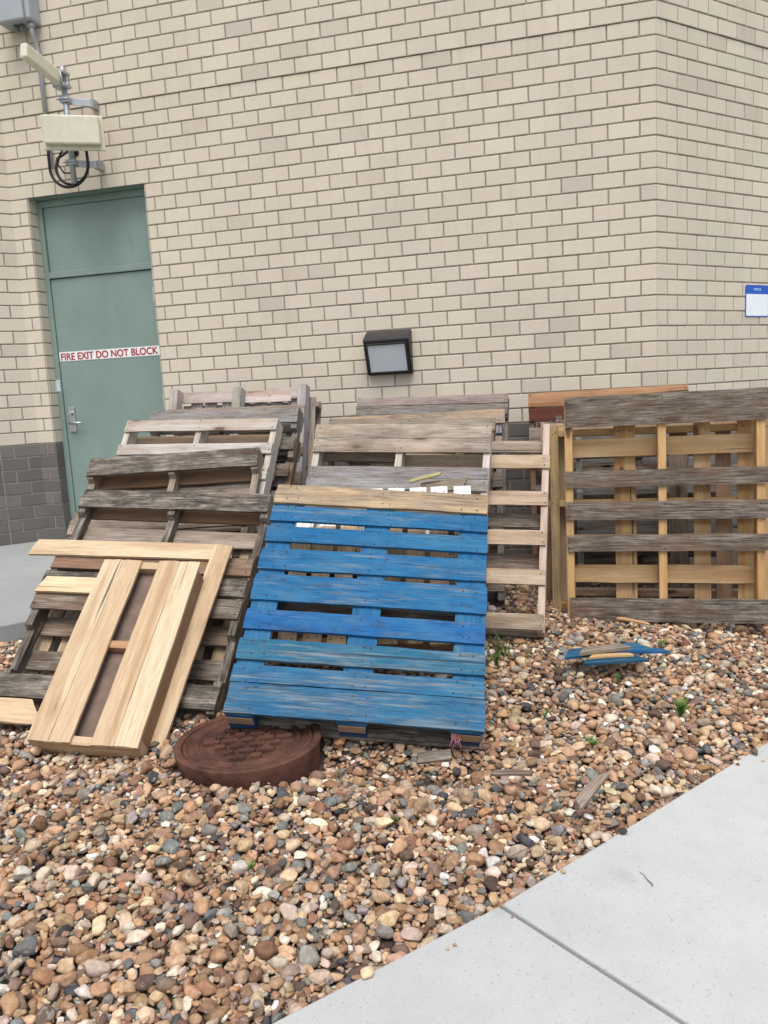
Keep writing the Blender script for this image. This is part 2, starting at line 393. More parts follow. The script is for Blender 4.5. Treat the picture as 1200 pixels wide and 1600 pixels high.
ZB = ZL-19*BH                    # top of the dark base band
ZP = -.10
cream = [lin((213, 202, 184)), lin((211, 200, 182)), lin((210, 198, 182)), lin((213, 203, 184)), lin((209, 200, 182)), lin((208, 197, 180)), lin((212, 199, 183))]
odd = [lin((201, 190, 174)), lin((202, 192, 176)), lin((198, 188, 174)), lin((204, 191, 175))]
darkc = [lin((112, 107, 104)), lin((106, 102, 99)), lin((117, 111, 107)), lin((101, 97, 95))]
def brick_wall(name, parent, org, dirv, nrm, ulist_fn, z_lo, z_hi, umin, umax, holes=(), seed=0, label=None):
    """one mesh: every brick a bevelled block standing 5 mm proud of the mortar bed. dirv: along the wall, nrm: outwards"""
    rs = random.Random(seed); dirv = Vector(dirv); nrm = Vector(nrm); org = Vector(org)
    V = []; F = []; MI = []; CO = []
    def quad(p, col, mi):
        b = len(V); V.extend(p); F.append((b, b+1, b+2, b+3)); MI.append(mi); CO.append(col)
    def pt(u, z, d): q = org+dirv*u+nrm*d; return (q.x, q.y, z)
    def inhole(a, b, z0, z1): return any(a < h[1]-1e-4 and b > h[0]+1e-4 and z0 < h[3]-1e-4 and z1 > h[2]+1e-4 for h in holes)
    k0 = int(math.floor((z_lo-ZL)/BH-1e-6)); k1 = int(math.ceil((z_hi-ZL)/BH-1e-6))
    for k in range(k0, k1):
        z0 = ZL+k*BH; z1 = z0+BH; step = .007 if k >= 6 else 0.0
        # mortar row (split at holes)
        segs = [(umin, umax)]
        for h in holes:
            if z0 < h[3]-1e-4 and z1 > h[2]+1e-4:
                ns = []
                for a, b in segs:
                    if h[0] > a: ns.append((a, min(b, h[0])))
                    if h[1] < b: ns.append((max(a, h[1]), b))
                segs = [q for q in ns if q[1]-q[0] > 1e-3 and not (q[0] >= b)]
        for a, b in segs:
            a2 = a; b2 = b
            quad([pt(a2, z0, step), pt(b2, z0, step), pt(b2, z1, step), pt(a2, z1, step)], (.25, .22, .18, 1), 1)
            if k == 6: quad([pt(a2, z0, 0), pt(b2, z0, 0), pt(b2, z0, step), pt(a2, z0, step)], (.25, .22, .18, 1), 1)
            for (u0_, u1_) in ulist_fn(k, a, b):
                u0_ = max(u0_, a); u1_ = min(u1_, b)
                if u1_-u0_ < .03: continue
                if z1 <= ZB+1e-3: col = rs.choice(darkc)
                else: col = rs.choice(odd) if rs.random() < .08 else rs.choice(cream)
                f = 1+rs.uniform(-.022, .022); col = tuple(q*f for q in col)+(1,)
                jl = JT/2 if u0_ > umin+1e-3 else 0; jr = JT/2 if u1_ < umax-1e-3 else 0
                p = .0055+rs.uniform(-.0012, .0012)+step; e = .0028
                x0, x1, y0, y1 = u0_+jl, u1_-jr, z0+JT/2+rs.uniform(-.0006, .0006), z1-JT/2+rs.uniform(-.0006, .0006)
                if k == 6: y0 = z0+.001
                o_ = [(x0, y0), (x1, y0), (x1, y1), (x0, y1)]
                i_ = [(x0+(e if jl else 0), y0+e), (x1-(e if jr else 0), y0+e), (x1-(e if jr else 0), y1-e), (x0+(e if jl else 0), y1-e)]
                quad([pt(*q, p) for q in i_], col, 0)
                for s in range(4):
                    s2 = (s+1) % 4
                    quad([pt(*o_[s], p-e), pt(*o_[s2], p-e), pt(*i_[s2], p), pt(*i_[s], p)], col, 0)
                    quad([pt(*o_[s], step-.002), pt(*o_[s2], step-.002), pt(*o_[s2], p-e), pt(*o_[s], p-e)], col, 0)
    me = bpy.data.meshes.new(name); me.from_pydata(V, [], F); me.update()
    ca = me.color_attributes.new('col', 'FLOAT_COLOR', 'CORNER')
    arr = np.repeat(np.array(CO, dtype=np.float32), 4, axis=0).ravel(); ca.data.foreach_set('color', arr)
    me.polygons.foreach_set('material_index', MI)
    # make normals face outwards
    bmm = bmesh.new(); bmm.from_mesh(me)
    bmm.faces.ensure_lookup_table(); bmm.to_mesh(me); bmm.free()
    return link(name, me, (BRICK, MORTAR), parent)
bld = empty('brick_building'); tag(bld, 'cream brick building with dark grey brick base and green fire door', 'building')
UJ0, UJ1 = -1.178, -.146; UC = 17.5*BW; XL = -1.33
def rowA(k, a, b):
    # running bond; joints of odd/even courses as in the photograph; closers beside the door
    out = []; sh = 0 if k % 2 else .5          # k=-1 is the first course below the lintel: joints at whole bricks
    if k >= 0: sh = 0 if k % 2 else .5
    n0 = int(math.floor((a/BW)-sh))-1
    js = [(n0+i+sh)*BW for i in range(int((b-a)/BW)+4)]
    if a >= UJ1-1e-3:                           # right of the door
        first = 0.0 if sh == 0 else -.5*BW
        js = [a]+[j for j in js if j > a+.05]
        if sh: js = [a, a+.075]+[j for j in js if j > a+.12]
    elif b <= UJ0+1e-3:
        js = [a, b] if k % 2 else [a, a+.07, b]
    else:
        js = [a]+[j for j in js if j > a+.04]
    js = [j for j in js if j < b-.03]+[b]
    return list(zip(js, js[1:]))
# outer faces run anticlockwise: dirv x up = outward normal
brick_wall('wall', bld, (0, 0, 0), (1, 0, 0), (0, -1, 0), rowA, -.6, 5.3, XL, UC, holes=[(UJ0, UJ1, -2, ZL)], seed=3)
s2 = math.sqrt(.5)
def rowB(k, a, b):
    sh = .5 if k % 2 == 0 else 1.0
    if k % 2 == 0: sh = .5
    js = [a]+[(i+(.5 if k % 2 else 0))*BW for i in range(1 if not k % 2 else 0, 40)]
    js = [a]+[j for j in js[1:] if j > a+.04 and j < b-.03]+[b]
    return list(zip(js, js[1:]))
brick_wall('wall', bld, (UC, 0, 0), (s2, s2, 0), (s2, -s2, 0), rowB, -.6, 5.3, 0, 6.1, seed=11)
def rowC(k, a, b):
    js = [a]; x = a+(.10 if k % 2 else .20); i = 0
    pat = [BW, BW*.52] if k % 2 else [BW*.52, BW]
    while x < b-.05: js.append(x); x += pat[i % 2] if i < 2 else BW; i += 1
    js.append(b)
    js = [a] + sorted([b-(j-a) for j in js[1:-1]]) + [b]
    return list(zip(js, js[1:]))
brick_wall('wall', bld, (XL-4.0*s2, -4.0*s2, 0), (s2, s2, 0), (s2, -s2, 0), rowC, -.6, ZL+6*BH, 0, 4.0, seed=17)
def rowC2(k, a, b): return rowC(k, a, b)
brick_wall('wall', bld, (XL-4.0*s2, -4.0*s2, 0), (s2, s2, 0), (s2, -s2, 0), rowC2, ZL+6*BH, 5.3, 0, 4.0, seed=18)
# jamb returns of the door opening
def rowJ(k, a, b): return [(a, b)]
brick_wall('wall', bld, (UJ0, 0, 0), (0, 1, 0), (1, 0, 0), rowJ, -.6, ZL, 0, .125, seed=21)
brick_wall('wall', bld, (UJ1, .125, 0), (0, -1, 0), (-1, 0, 0), rowJ, -.6, ZL, 0, .125, seed=22)
# core and coping so the building is solid from other sides
PLAIN = simple('painted_lintel', (.20, .29, .25), .5)
bm = bmesh.new(); box(bm, UJ0+.001, UJ1-.001, .0, .13, ZL+.0005, ZL+.012); bobj('lintel_plate', bm, (PLAIN,), bld)
CAPM = simple('metal_coping', (.28, .25, .21), .5)
bm = bmesh.new()
pl = [(XL-4.0*s2, -4.0*s2), (XL, 0), (UC, 0), (UC+6.1*s2, 6.1*s2)]
nn = [(s2, -s2), (0, -1), (s2, -s2)]
outer = [(pl[0][0]+.06*s2, pl[0][1]-.06*s2), (XL+.03, -.055), (UC+.02, -.055), (pl[3][0]+.06*s2, pl[3][1]-.06*s2)]
inner = [(pl[0][0]-.4, pl[0][1]+.3), (XL-.2, .4), (UC-.2, .4), (pl[3][0]-.4, pl[3][1]+.3)]
for i in range(3):
    q = [outer[i], outer[i+1], inner[i+1], inner[i]]
    a = [bm.verts.new((x, y, 5.3)) for x, y in q]; b = [bm.verts.new((x, y, 5.42)) for x, y in q]
    bm.faces.new(b); bm.faces.new(a[::-1])
    for k in range(4): bm.faces.new((a[k], a[(k+1) % 4], b[(k+1) % 4], b[k]))
bobj('coping', bm, (CAPM,), bld)

# ------------------------------------------------------------------ door
DGR = (.215, .288, .258)
g = NG('sage_door_paint', .42); v = g.coord('Object')
n = g.noise(g.coord('Object', (2, 2, 1.2)), 1.6, 6, .65); sm = g.noise(g.coord('Object', (5, 5, 3)), 2.0, 5, .7, .8)
c = g.mix(g.ramp(n, .35, .65), tuple(x*.93 for x in DGR), tuple(x*1.06 for x in DGR))
c = g.mix(g.ramp(sm, .60, .72, 0, .40), c, tuple(x*.55 for x in DGR))
c = g.mix(g.ramp(g.noise(v, 40, 3), .72, .76, 0, .5), c, (.07, .08, .07))
PAINT = g.out(c, g.noise(v, 90, 3), .08, .001)
METAL = simple('brushed_steel', (.55, .55, .56), .32, .9, .08, 30)
YD = .115
bm = bmesh.new(); fwid = .05
box(bm, UJ0, UJ0+fwid, YD-.02, YD+.06, -.12, ZL-.001, .003)
box(bm, UJ1-fwid, UJ1, YD-.02, YD+.06, -.12, ZL-.001, .003)
box(bm, UJ0+fwid, UJ1-fwid, YD-.018, YD+.06, ZL-.052, ZL-.001, .003)
box(bm, UJ0+fwid, UJ1-fwid, YD-.024, YD+.06, 2.035, 2.085, .004)
bobj('door_frame', bm, (PAINT,), bld)
bm = bmesh.new(); box(bm, UJ0+fwid+.003, UJ1-fwid-.003, YD, YD+.04, 2.085, ZL-.053, .003); bobj('transom_panel', bm, (PAINT,), bld)
X0, X1 = UJ0+fwid+.004, UJ1-fwid-.004
bm = bmesh.new(); box(bm, X0, X1, YD-.008, YD+.035, -.09, 2.029, .002); door = bobj('door', bm, (PAINT,), bld)
bm = bmesh.new(); box(bm, X0-.01, X1+.01, YD+.04, YD+.05, -.12, 2.1); bobj('gap_shade_sheet', bm, (simple('black_gap', (.01, .01, .01), .9),), bld)  # black sheet added behind the leaf to paint the shade in its gaps
# lever set
hx = X0+.062; bm = bmesh.new()
box(bm, hx-.032, hx+.032, YD-.020, YD-.0085, .79, 1.0, .006)
tube(bm, [(hx, YD-.02, .945), (hx, YD-.045, .945)], .018, 14)
tube(bm, [(hx, YD-.02, .865), (hx, YD-.065, .865)], .012, 12)
tube(bm, [(hx-.008, YD-.06, .865), (hx+.06, YD-.062, .867), (hx+.12, YD-.058, .864)], [.011, .010, .008], 10)
hd = bobj('handle', bm, (METAL,), door)
for hz in (1.84, 1.0, .15):
    bm = bmesh.new(); tube(bm, [(X1+.004, YD-.022, hz-.057), (X1+.004, YD-.022, hz+.057)], .0085, 10); box(bm, X1-.02, X1+.03, YD-.0125, YD-.0095, hz-.057, hz+.057); bobj('hinge', bm, (METAL,), door)
STK = simple('pale_sticker', (.55, .66, .70), .4)
bm = bmesh.new(); box(bm, UJ0+.004, UJ0+.042, YD-.0235, YD-.0205, 1.13, 1.225, .001)
st = bobj('strike_cover', bm, (STK,)); tag(st, 'small pale rectangular plate on the green door frame above the lever', 'plate')
def text_mesh(name, body, size, mat, parent, M, bold=0.0, extrude=.0008, sx=1.0, width=None):
    cu = bpy.data.curves.new('t', 'FONT'); cu.body = body; cu.size = size; cu.extrude = extrude; cu.offset = bold; cu.align_x = 'CENTER'; cu.align_y = 'CENTER'
    o = bpy.data.objects.new('t', cu); C.objects.link(o)
    dg = bpy.context.evaluated_depsgraph_get(); me = bpy.data.meshes.new_from_object(o.evaluated_get(dg))
    bpy.data.objects.remove(o)
    xs = [v.co.x for v in me.vertices]; ys = [v.co.y for v in me.vertices]; cx = (max(xs)+min(xs))/2; cy = (max(ys)+min(ys))/2
    f = (width/(max(xs)-min(xs))) if width else sx
    for v in me.vertices: v.co.x = (v.co.x-cx)*f; v.co.y -= cy
    me.materials.clear()
    return link(name, me, (mat,), parent, M)
WHITE = simple('white_vinyl', (.80, .80, .79), .45, var=.04); REDP = simple('red_lettering', (.36, .02, .03), .5, var=.05)
sg = empty('door_sign', Matrix.Translation(((X0+X1)/2, YD-.010, 1.408))); tag(sg, 'white strip with red FIRE EXIT DO NOT BLOCK lettering across the green door', 'sign')
bm = bmesh.new(); box(bm, -(X1-X0)/2+.004, (X1-X0)/2-.006, -.0012, .0008, -.0375, .0375, .0004, M=Matrix.Rotation(.004, 4, 'Y')); bobj('sign_strip', bm, (WHITE,), sg)
text_mesh('lettering', 'FIRE EXIT DO NOT BLOCK', .078, REDP, sg, frame((0, -.0022, 0), (1,0,0), (0,0,1), (0,-1,0)), bold=.0016, width=.885)

# ------------------------------------------------------------------ wall pack light
BRZ = simple('dark_bronze_casting', (.045, .042, .045), .45, .3, .1, 20)
BRZ2 = BRZ
wl = empty('wall_light', Matrix.Translation((1.703, -.006, 1.258))); tag(wl, 'dark bronze wall light with pale glass lens above the middle pallets', 'wall light')
hw = .168
prof = [(0, .160), (-.015, .160), (-.100, .118), (-.128, .100), (-.132, .088), (-.124, .078), (-.040, -.150), (0, -.155)]
bm = bmesh.new()
L_ = [bm.verts.new((-hw, y, z)) for y, z in prof]; R_ = [bm.verts.new((hw, y, z)) for y, z in prof]
bm.faces.new(L_); bm.faces.new(R_[::-1])
n_ = len(prof)
for k in range(n_):
    bm.faces.new((L_[k], R_[k], R_[(k+1) % n_], L_[(k+1) % n_]))
bmesh.ops.recalc_face_normals(bm, faces=bm.faces[:])
bmesh.ops.bevel(bm, geom=bm.edges[:], offset=.004, segments=2, affect='EDGES')
bobj('housing', bm, (BRZ,), wl)
# lens on the sloping front
pa, pb = Vector((0, -.124, .078)), Vector((0, -.040, -.150)); dn = (pb-pa).normalized(); nr = Vector((0, dn.z, -dn.y)); nr = nr if nr.y < 0 else -nr
LM = frame(pa+dn*(.5*(pb-pa).length)+nr*.002, (1,0,0), -dn, nr)
bm = bmesh.new(); lw, lh = .150, .112
for (x0, x1, y0, y1) in ((-lw, lw, lh-.012, lh), (-lw, lw, -lh, -lh+.012), (-lw, -lw+.012, -lh+.012, lh-.012), (lw-.012, lw, -lh+.012, lh-.012)): box(bm, x0, x1, y0, y1, -.002, .014, .003)
bobj('lens_frame', bm, (BRZ,), wl, LM)
g = NG('ribbed_lens_glass', .18); v = g.coord('Object', (1, 1, 1)); wv = g.a('TexWave'); wv.inputs['Scale'].default_value = 60; g.l(v, wv.inputs['Vector'])
g.p.inputs['Coat Weight'].default_value = .6
g.p.inputs['Transmission Weight'].default_value = .0
LENS = g.out(g.mix(wv.outputs['Fac'], (.66, .68, .74), (.80, .82, .87)), wv.outputs['Fac'], .5, .002)
bm = bmesh.new(); box(bm, -lw+.012, lw-.012, -lh+.012, lh-.012, -.001, .006, .002)
bobj('lens', bm, (LENS,), wl, LM)

# ------------------------------------------------------------------ junction box, conduit, antennas
GALV = simple('galvanised_steel', (.42, .44, .47), .42, .55, .1, 25); GREYBOX = simple('grey_enclosure_plastic', (.36, .39, .42), .5, var=.05)
CREAM = simple('aged_cream_plastic', (.66, .63, .50), .55, var=.07, sc=18); BLK = simple('black_cable', (.012, .012, .013), .5)
jb = empty('junction_box', Matrix.Translation((-.985, 0, 3.865))); tag(jb, 'grey electrical enclosure at the top left with conduit running out of its underside', 'electrical box')
bm = bmesh.new(); box(bm, -.17, .11, -.15, -.006, .0, .42, .015); bobj('enclosure_body', bm, (GREYBOX,), jb)
bm = bmesh.new(); box(bm, -.175, .075, -.185, -.1505, -.01, .43, .012); lid = bobj('lid', bm, (GREYBOX,), jb)
bm = bmesh.new(); box(bm, -.10, -.01, -.1875, -.1855, .19, .212, .0008); bobj('label_plate', bm, (WHITE,), lid)
bm = bmesh.new()
for x in (-.06, -.01): tube(bm, [(x, -.08, .0), (x, -.08, -.045)], .022, 12)
bobj('cable_gland', bm, (simple('grey_gland', (.2, .2, .21), .5),), jb)
bm = bmesh.new(); tube(bm, [(.075, -.09, .01), (.075, -.09, -.07), (.075, -.055, -.13), (.075, -.04, -.20), (.075, -.03, -1.02)], .017, 12)
tube(bm, [(.075, -.09, .0), (.075, -.09, -.04)], .024, 12); tube(bm, [(.075, -.038, -.24), (.075, -.038, -.28)], .021, 12)
bobj('conduit', bm, (GALV,), jb)
# mast
mx, my = -.615, -.20
ms = empty('antenna_mast', Matrix.Translation((mx, my, 2.65))); tag(ms, 'short galvanised pipe on two wall brackets beside the door head', 'antenna mast')
bm = bmesh.new(); tube(bm, [(0, 0, .0), (0, 0, .82)], .021, 16); bobj('pipe', bm, (GALV,), ms)
for zb in (.15, .59):
    bm = bmesh.new(); box(bm, -.035, .035, -.03, .03, zb-.02, zb+.02, .003)
    box(bm, -.012, .17, -.0, .005, zb-.026, zb+.026, .002, M=Matrix.Translation((0, .015, 0)) @ Matrix.Rotation(.62, 4, 'Z'))
    tube(bm, [(-.05, -.035, zb), (.05, -.035, zb)], .005, 8)
    box(bm, .11, .155, .11, .186, zb-.03, zb+.03, .002)
    bobj('bracket', bm, (GALV,), ms)
ya = empty('yagi_antenna', Matrix.Translation((mx-.01, my-.03, 3.375))); tag(ya, 'long slender cream antenna rod pointing out from the mast above the panel antenna', 'antenna')
dv = Vector((-.02, -.37, .07)); ex = dv.normalized(); ey = Vector((0, 0, 1)).cross(ex).normalized(); ez = ex.cross(ey)
bm = bmesh.new(); box(bm, 0, dv.length, -.030, .030, -.052, .052, .014); bobj('radome', bm, (CREAM,), ya, frame((0, 0, 0), ex, ey, ez))
bm = bmesh.new(); box(bm, -.05, .05, -.03, .06, -.055, -.035, .003); box(bm, -.05, .05, -.03, .06, .035, .055, .003)
for sx_ in (-.035, .035): tube(bm, [(sx_, -.04, -.05), (sx_, -.04, .05)], .005, 8); tube(bm, [(sx_, .06, -.05), (sx_, .06, .05)], .005, 8); tube(bm, [(sx_, -.04, -.03), (sx_, .085, -.03)], .005, 8)
bobj('clamp', bm, (GALV,), ya)
pn = empty('panel_antenna', Matrix.Translation((-.525, -.285, 2.975)) @ Matrix.Rotation(math.radians(27), 4, 'Z') @ Matrix.Rotation(math.radians(2), 4, 'X')); tag(pn, 'flat cream rectangular panel antenna on the mast over the door', 'antenna')
bm = bmesh.new(); box(bm, -.215, .215, -.012, .012, -.12, .12, .004); bobj('back_flange', bm, (CREAM,), pn)
bm = bmesh.new(); box(bm, -.20, .19, -.055, -.0125, -.088, .112, .012); bobj('front_cover', bm, (CREAM,), pn)
bm = bmesh.new(); box(bm, -.13, -.03, .0125, .05, -.04, .04, .004); bobj('mount', bm, (GALV,), pn)
bm = bmesh.new()
def arc(cx, cz, rx, rz, a0, a1, y0, y1, n=28):
    return [(cx+rx*math.cos(math.radians(a0+(a1-a0)*i/n)), y0+(y1-y0)*i/n, cz+rz*math.sin(math.radians(a0+(a1-a0)*i/n))) for i in range(n+1)]
tube(bm, [(-.82, -.17, 3.0), (-.83, -.17, 2.88)]+arc(-.655, 2.80, .175, .165, 180, 350, -.17, -.2)+[(-.485, -.2, 2.85), (-.49, -.2, 2.95)], .011, 8)
tube(bm, [(-.70, -.01, 2.93), (-.74, -.06, 2.93), (-.79, -.12, 2.87)]+arc(-.645, 2.80, .15, .142, 178, 352, -.14, -.18)+[(-.497, -.18, 2.86), (-.50, -.18, 2.95)], .011, 8)
tube(bm, [(-.62, -.27, 2.90), (-.66, -.28, 2.84), (-.69, -.27, 2.78), (-.66, -.25, 2.72), (-.62, -.23, 2.72)], .006, 8)
tube(bm, [(-.70, .0, 2.93), (-.70, -.012, 2.93)], .028, 12)
cb = bobj('cable_loop', bm, (BLK,)); tag(cb, 'black coiled antenna cables looping under the cream panel antenna', 'cable')

# ------------------------------------------------------------------ notice on the right wall
sx0, sy0 = 4.2245, .6685
NB = frame((sx0+.138*s2+.009*s2, sy0+.138*s2-.009*s2, 1.4955), (s2, s2, 0), (0,0,1), (s2, -s2, 0))
nb = empty('wall_notice', NB); tag(nb, 'small blue and white rounded notice on the right brick wall at the photo edge', 'sign')
def rrect(bm, hw, hh, r, z0, z1, mi=0):
    pts = []
    for cx, cy, a0 in ((hw-r, hh-r, 0), (-hw+r, hh-r, 90), (-hw+r, -hh+r, 180), (hw-r, -hh+r, 270)):
        for k in range(7): a = math.radians(a0+15*k); pts.append((cx+r*math.cos(a), cy+r*math.sin(a)))
    t = [bm.verts.new((x, y, z1)) for x, y in pts]; b = [bm.verts.new((x, y, z0)) for x, y in pts]
    bm.faces.new(t); bm.faces.new(b[::-1]); n = len(pts)
    for k in range(n): bm.faces.new((b[k], b[(k+1) % n], t[(k+1) % n], t[k]))
SBL = simple('sign_blue', (.02, .105, .50), .4, var=.04)
bm = bmesh.new(); rrect(bm, .140, .114, .018, -.002, .0); bobj('plate', bm, (SBL,), nb)
SWH = simple('sign_white', (.82, .86, .92), .4, var=.03)
bm = bmesh.new(); rrect(bm, .131, .078, .008, -.001, .0008)
wpn = bobj('white_panel', bm, (SWH,), nb, Matrix.Translation((0, -.029, 0)))
SLB = simple('sign_pale_lettering', (.38, .55, .88), .4, var=.03)
text_mesh('lettering', 'NOTICE', .022, SLB, nb, Matrix.Translation((0, .083, .0006)), bold=.001, extrude=.0004, width=.088)

# ================================================================== PALLETS
L1P = (1.032, -2.96, -.27, 9.7, 49, -5.6)
L2P = (.873, -2.42, -.15, 7, 46, 1.3)
L4P = (.744, -1.98, -.11, 1, 36.2, -2.0)
L5P = (.72, -1.0, -.10, 2, 19.5, -1)
GL = 'pallets leaning in the left stack'; GM = 'pallets leaning in the middle stack'; GR = 'pallets standing at the right'
# --- left stack, front to back
pallet(pose(*L1P), [(1.095, 1.215, DARK, .95), (.70, .80, BROWN, .35), (.578, .68, DARK, .9), (.462, .565, BROWN, .75), (.01, .12, DARK, .85)],
       [(1.10, 1.20, BROWN, .22), (.94, 1.04, GREYW, .45), (.74, .84, DARK, .5), (.56, .66, BROWN, .5), (.38, .48, BROWN, .5), (.2, .3, DARK, .6), (0, .1, DARK, .6)],
       'dark weathered pallet with blackened top board, foremost of the left stack', scol=DARK, swea=.8, seed=11, group=GL)  # stringer colour darkened to stand in for deep shade beside the blue pallet
pallet(pose(*L1P, back=.15, upw=-.10, side=-.02), [(x, x+.085, TAN, .35) for x in (-.49, -.36, -.235, -.11, .015, .14, .265, .395)],
       [(x, x+.1, GREYW, .5) for x in (-.5, -.25, 0, .25, .4)], 'slatted pallet with boards running upward, hidden just behind the foremost left pallet',
       W=1.016, L=1.1, st=(-.5, 0, .5), vertical=True, notch=False, seed=12, group=GL)
pallet(pose(*L2P), [(1.08, 1.215, DARK, .8), (.66, .76, GREYW, .6), (.5, .6, DARK, .7), (.34, .44, BROWN, .6), (0, .12, DARK, .7)],
       [(1.06, 1.19, BROWN, .18), (.88, .98, GREYW, .55), (.7, .8, GREYW, .5), (.52, .62, BROWN, .5), (.34, .44, BROWN, .5), (.16, .26, GREYW, .5), (0, .1, GREYW, .5)],
       'grey brown pallet with yellow streaked top board, second from front at left', scol=GREYW, swea=.5, seed=13, group=GL)
pallet(pose(*L2P, back=.14, upw=.045, side=-.01), [(1.12, 1.215, GREYW, .7), (.96, 1.05, GREYW, .6), (.6, .7, GREYW, .6), (.3, .4, GREYW, .6), (0, .12, GREYW, .6)], even(7, 0, 1.2, .095, GREYW, .6),
       'pallet with pale grey edge peeking above the yellow streaked one in the left stack', scol=GREYW, swea=.6, seed=14, group=GL)
pallet(pose(*L4P), [(1.138, 1.219, BLEACH, .22), (.972, 1.045, BLEACH, .25), (.80, .88, BLEACH, .3), (.62, .70, BLEACH, .3), (.44, .52, BLEACH, .3), (.26, .34, BLEACH, .3), (.0, .10, BLEACH, .4)],
       [(1.09, 1.17, TAN, .3), (.85, .93, GREYW, .5), (.6, .7, GREYW, .5), (.3, .4, GREYW, .5), (0, .1, GREYW, .5)],
       'bleached whitish pallet with clean narrow boards in the middle of the left stack', scol=BLEACH, swea=.18, notch=False, seed=15, group=GL)
pallet(pose(*L4P, back=.14, upw=-.03, side=.075), even(7, 0, 1.2, .09, DARK, .7), even(5, 0, 1.2, .1, DARK, .7),
       'dark pallet directly behind the bleached one in the left stack', scol=BROWN, swea=.6, seed=16, group=GL)
pallet(pose(.80, -1.66, -.10, 1, 32, -1.5), even(6, 0, 1.2, .1, COOL, .55), even(5, 0, 1.2, .1, GREYW, .6),
       'blue grey pallet between the bleached pallet and the rearmost one at left', scol=COOL, swea=.45, seed=17, group=GL)
pallet(pose(*L5P, upw=.032), [(.947, 1.062, GREYW, .45), (.72, .80, GREYW, .55), (.50, .60, GREYW, .6), (.28, .38, GREYW, .55), (.0, .12, GREYW, .6)],
       [(1.14, 1.222, BLEACH, .22, -.27, -.50), (1.13, 1.215, BLEACH, .2, .16, -.60), (1.15, 1.228, BLEACH, .2, .35, -.72), (.9, 1.0, GREYW, .5), (.66, .76, GREYW, .6), (.42, .52, GREYW, .6), (.18, .28, GREYW, .6)],
       'grey pallet with three stringer ends sticking up above its top board', scol=lin((190, 192, 193)), swea=.30, notch=False, seed=18, group=GL, sW=.062, st=(-.475, 0, .475))
pallet(pose(*L5P, back=.14, upw=-.02, side=.045), [(x, x+.085, BLEACH, .4) for x in (-.44, -.33, -.2, -.08, .05, .17, .29, .41)], even(4, -.5, .5, .1, GREYW, .6),
       'pale slatted pallet against the wall behind the rearmost left pallet', st=(-.56, 0, .56), vertical=True, notch=False, scol=BLEACH, swea=.4, seed=19, group=GL)
# --- middle stack
M1P = (2.02, -2.0, -.24, 2, 32.4, -2.9)
BLP = (2.171, -3.025, -.270, 14.4, 49.2, -8.2)
W1P = (2.105, -2.672, -.25, 8, 53.2, -.2)
pallet(pose(*W1P), [(x, x+.088, TAN, .4) for x in (-.508, -.39, -.275, -.16, -.045, .07, .185, .30, .42)],
       [(x, x+.088, TAN, .45) for x in (-.508, -.33, -.15, .03, .2, .42)], 'pallet with white painted board ends showing just above the blue pallet',
       W=1.016, L=1.0, st=(-.46, 0, .46), vertical=True, notch=False, scol=BROWN, swea=.4, seed=21, group=GM, mat=WHITEEND).matrix_world = pose(*W1P, upw=.200)
pallet(pose(*M1P), [(1.137, 1.226, lin((184, 174, 162)), .52, 0), (1.046, 1.135, lin((182, 171, 158)), .52, 0), (.885, .954, COOL, .5), (.815, .883, COOL, .5), (.62, .7, COOL, .5), (.42, .5, COOL, .5), (.2, .3, COOL, .5), (0, .1, COOL, .5)],
       [(1.04, 1.13, GREYW, .5, -.25, -.5), (.9, .985, YEL, .08, .12, -.30), (.6, .7, GREYW, .5), (.3, .4, GREYW, .5), (0, .1, GREYW, .5)],
       'pallet with wide double top board of knotty grey tan planks, behind the blue pallet', scol=BLEACH, swea=.25, notch=False, seed=22, group=GM)
pallet(pose(2.34, -1.83, -.25, 1.9, 32.6, -2.4), [(b, b+.083, lin((192, 174, 152)), w_+.12) for b, w_ in ((.929, .12), (.705, .12), (.474, .15), (.25, .15), (.008, .35))],
       [(1.085, 1.16, GREYW, .45), (.36, .46, BROWN, .6), (.0, .1, GREYW, .6), (.62, .7, GREYW, .6)],
       'ladder like pallet with spaced pinkish tan boards, right of the blue pallet', scol=lin((194, 184, 168)), swea=.15, notch=False, seed=23, group=GM)
pallet(pose(2.016, -1.655, -.24, 3, 30.5, -2.8), [(1.14, 1.222, lin((178, 164, 148)), .55), (.95, 1.03, GREYW, .6), (.7, .8, DARK, .7), (.45, .55, DARK, .7), (.2, .3, DARK, .7)], even(6, 0, 1.18, .1, DARK, .7),
       'grey tan pallet whose top edge peeks out just above the double planked one', scol=BROWN, swea=.6, seed=24, group=GM)
pallet(pose(2.09, -1.30, -.25, 3, 28.0, .2), [(1.13, 1.225, TAN, .5, .02), (.95, 1.04, GREYW, .6), (.7, .8, GREYW, .6), (.4, .5, GREYW, .6), (.05, .15, GREYW, .6)], even(7, 0, 1.2, .09, COOL, .6),
       'grey knotty pallet whose top board shows above the wide double board', scol=COOL, swea=.45, seed=25, group=GM)
pallet(pose(2.05, -.98, -.2, 0, 21.5, -1.6), [(1.165, 1.222, lin((162, 155, 147)), .45), (1.085, 1.16, COOL, .6), (.8, .9, COOL, .6), (.5, .6, GREYW, .6), (.1, .2, GREYW, .6)], even(7, 0, 1.2, .09, GREYW, .6),
       'slate grey pallet at the very back of the middle stack, below the wall light', scol=COOL, swea=.5, seed=26, group=GM)
pallet(pose(2.02, -.66, -.2, 0, 16, -.6), even(6, 0, 1.12, .1, GREYW, .7), even(5, 0, 1.12, .1, GREYW, .6), 'hidden grey pallet nearest the wall in the middle stack', L=1.15, scol=COOL, swea=.6, seed=27, group=GM)
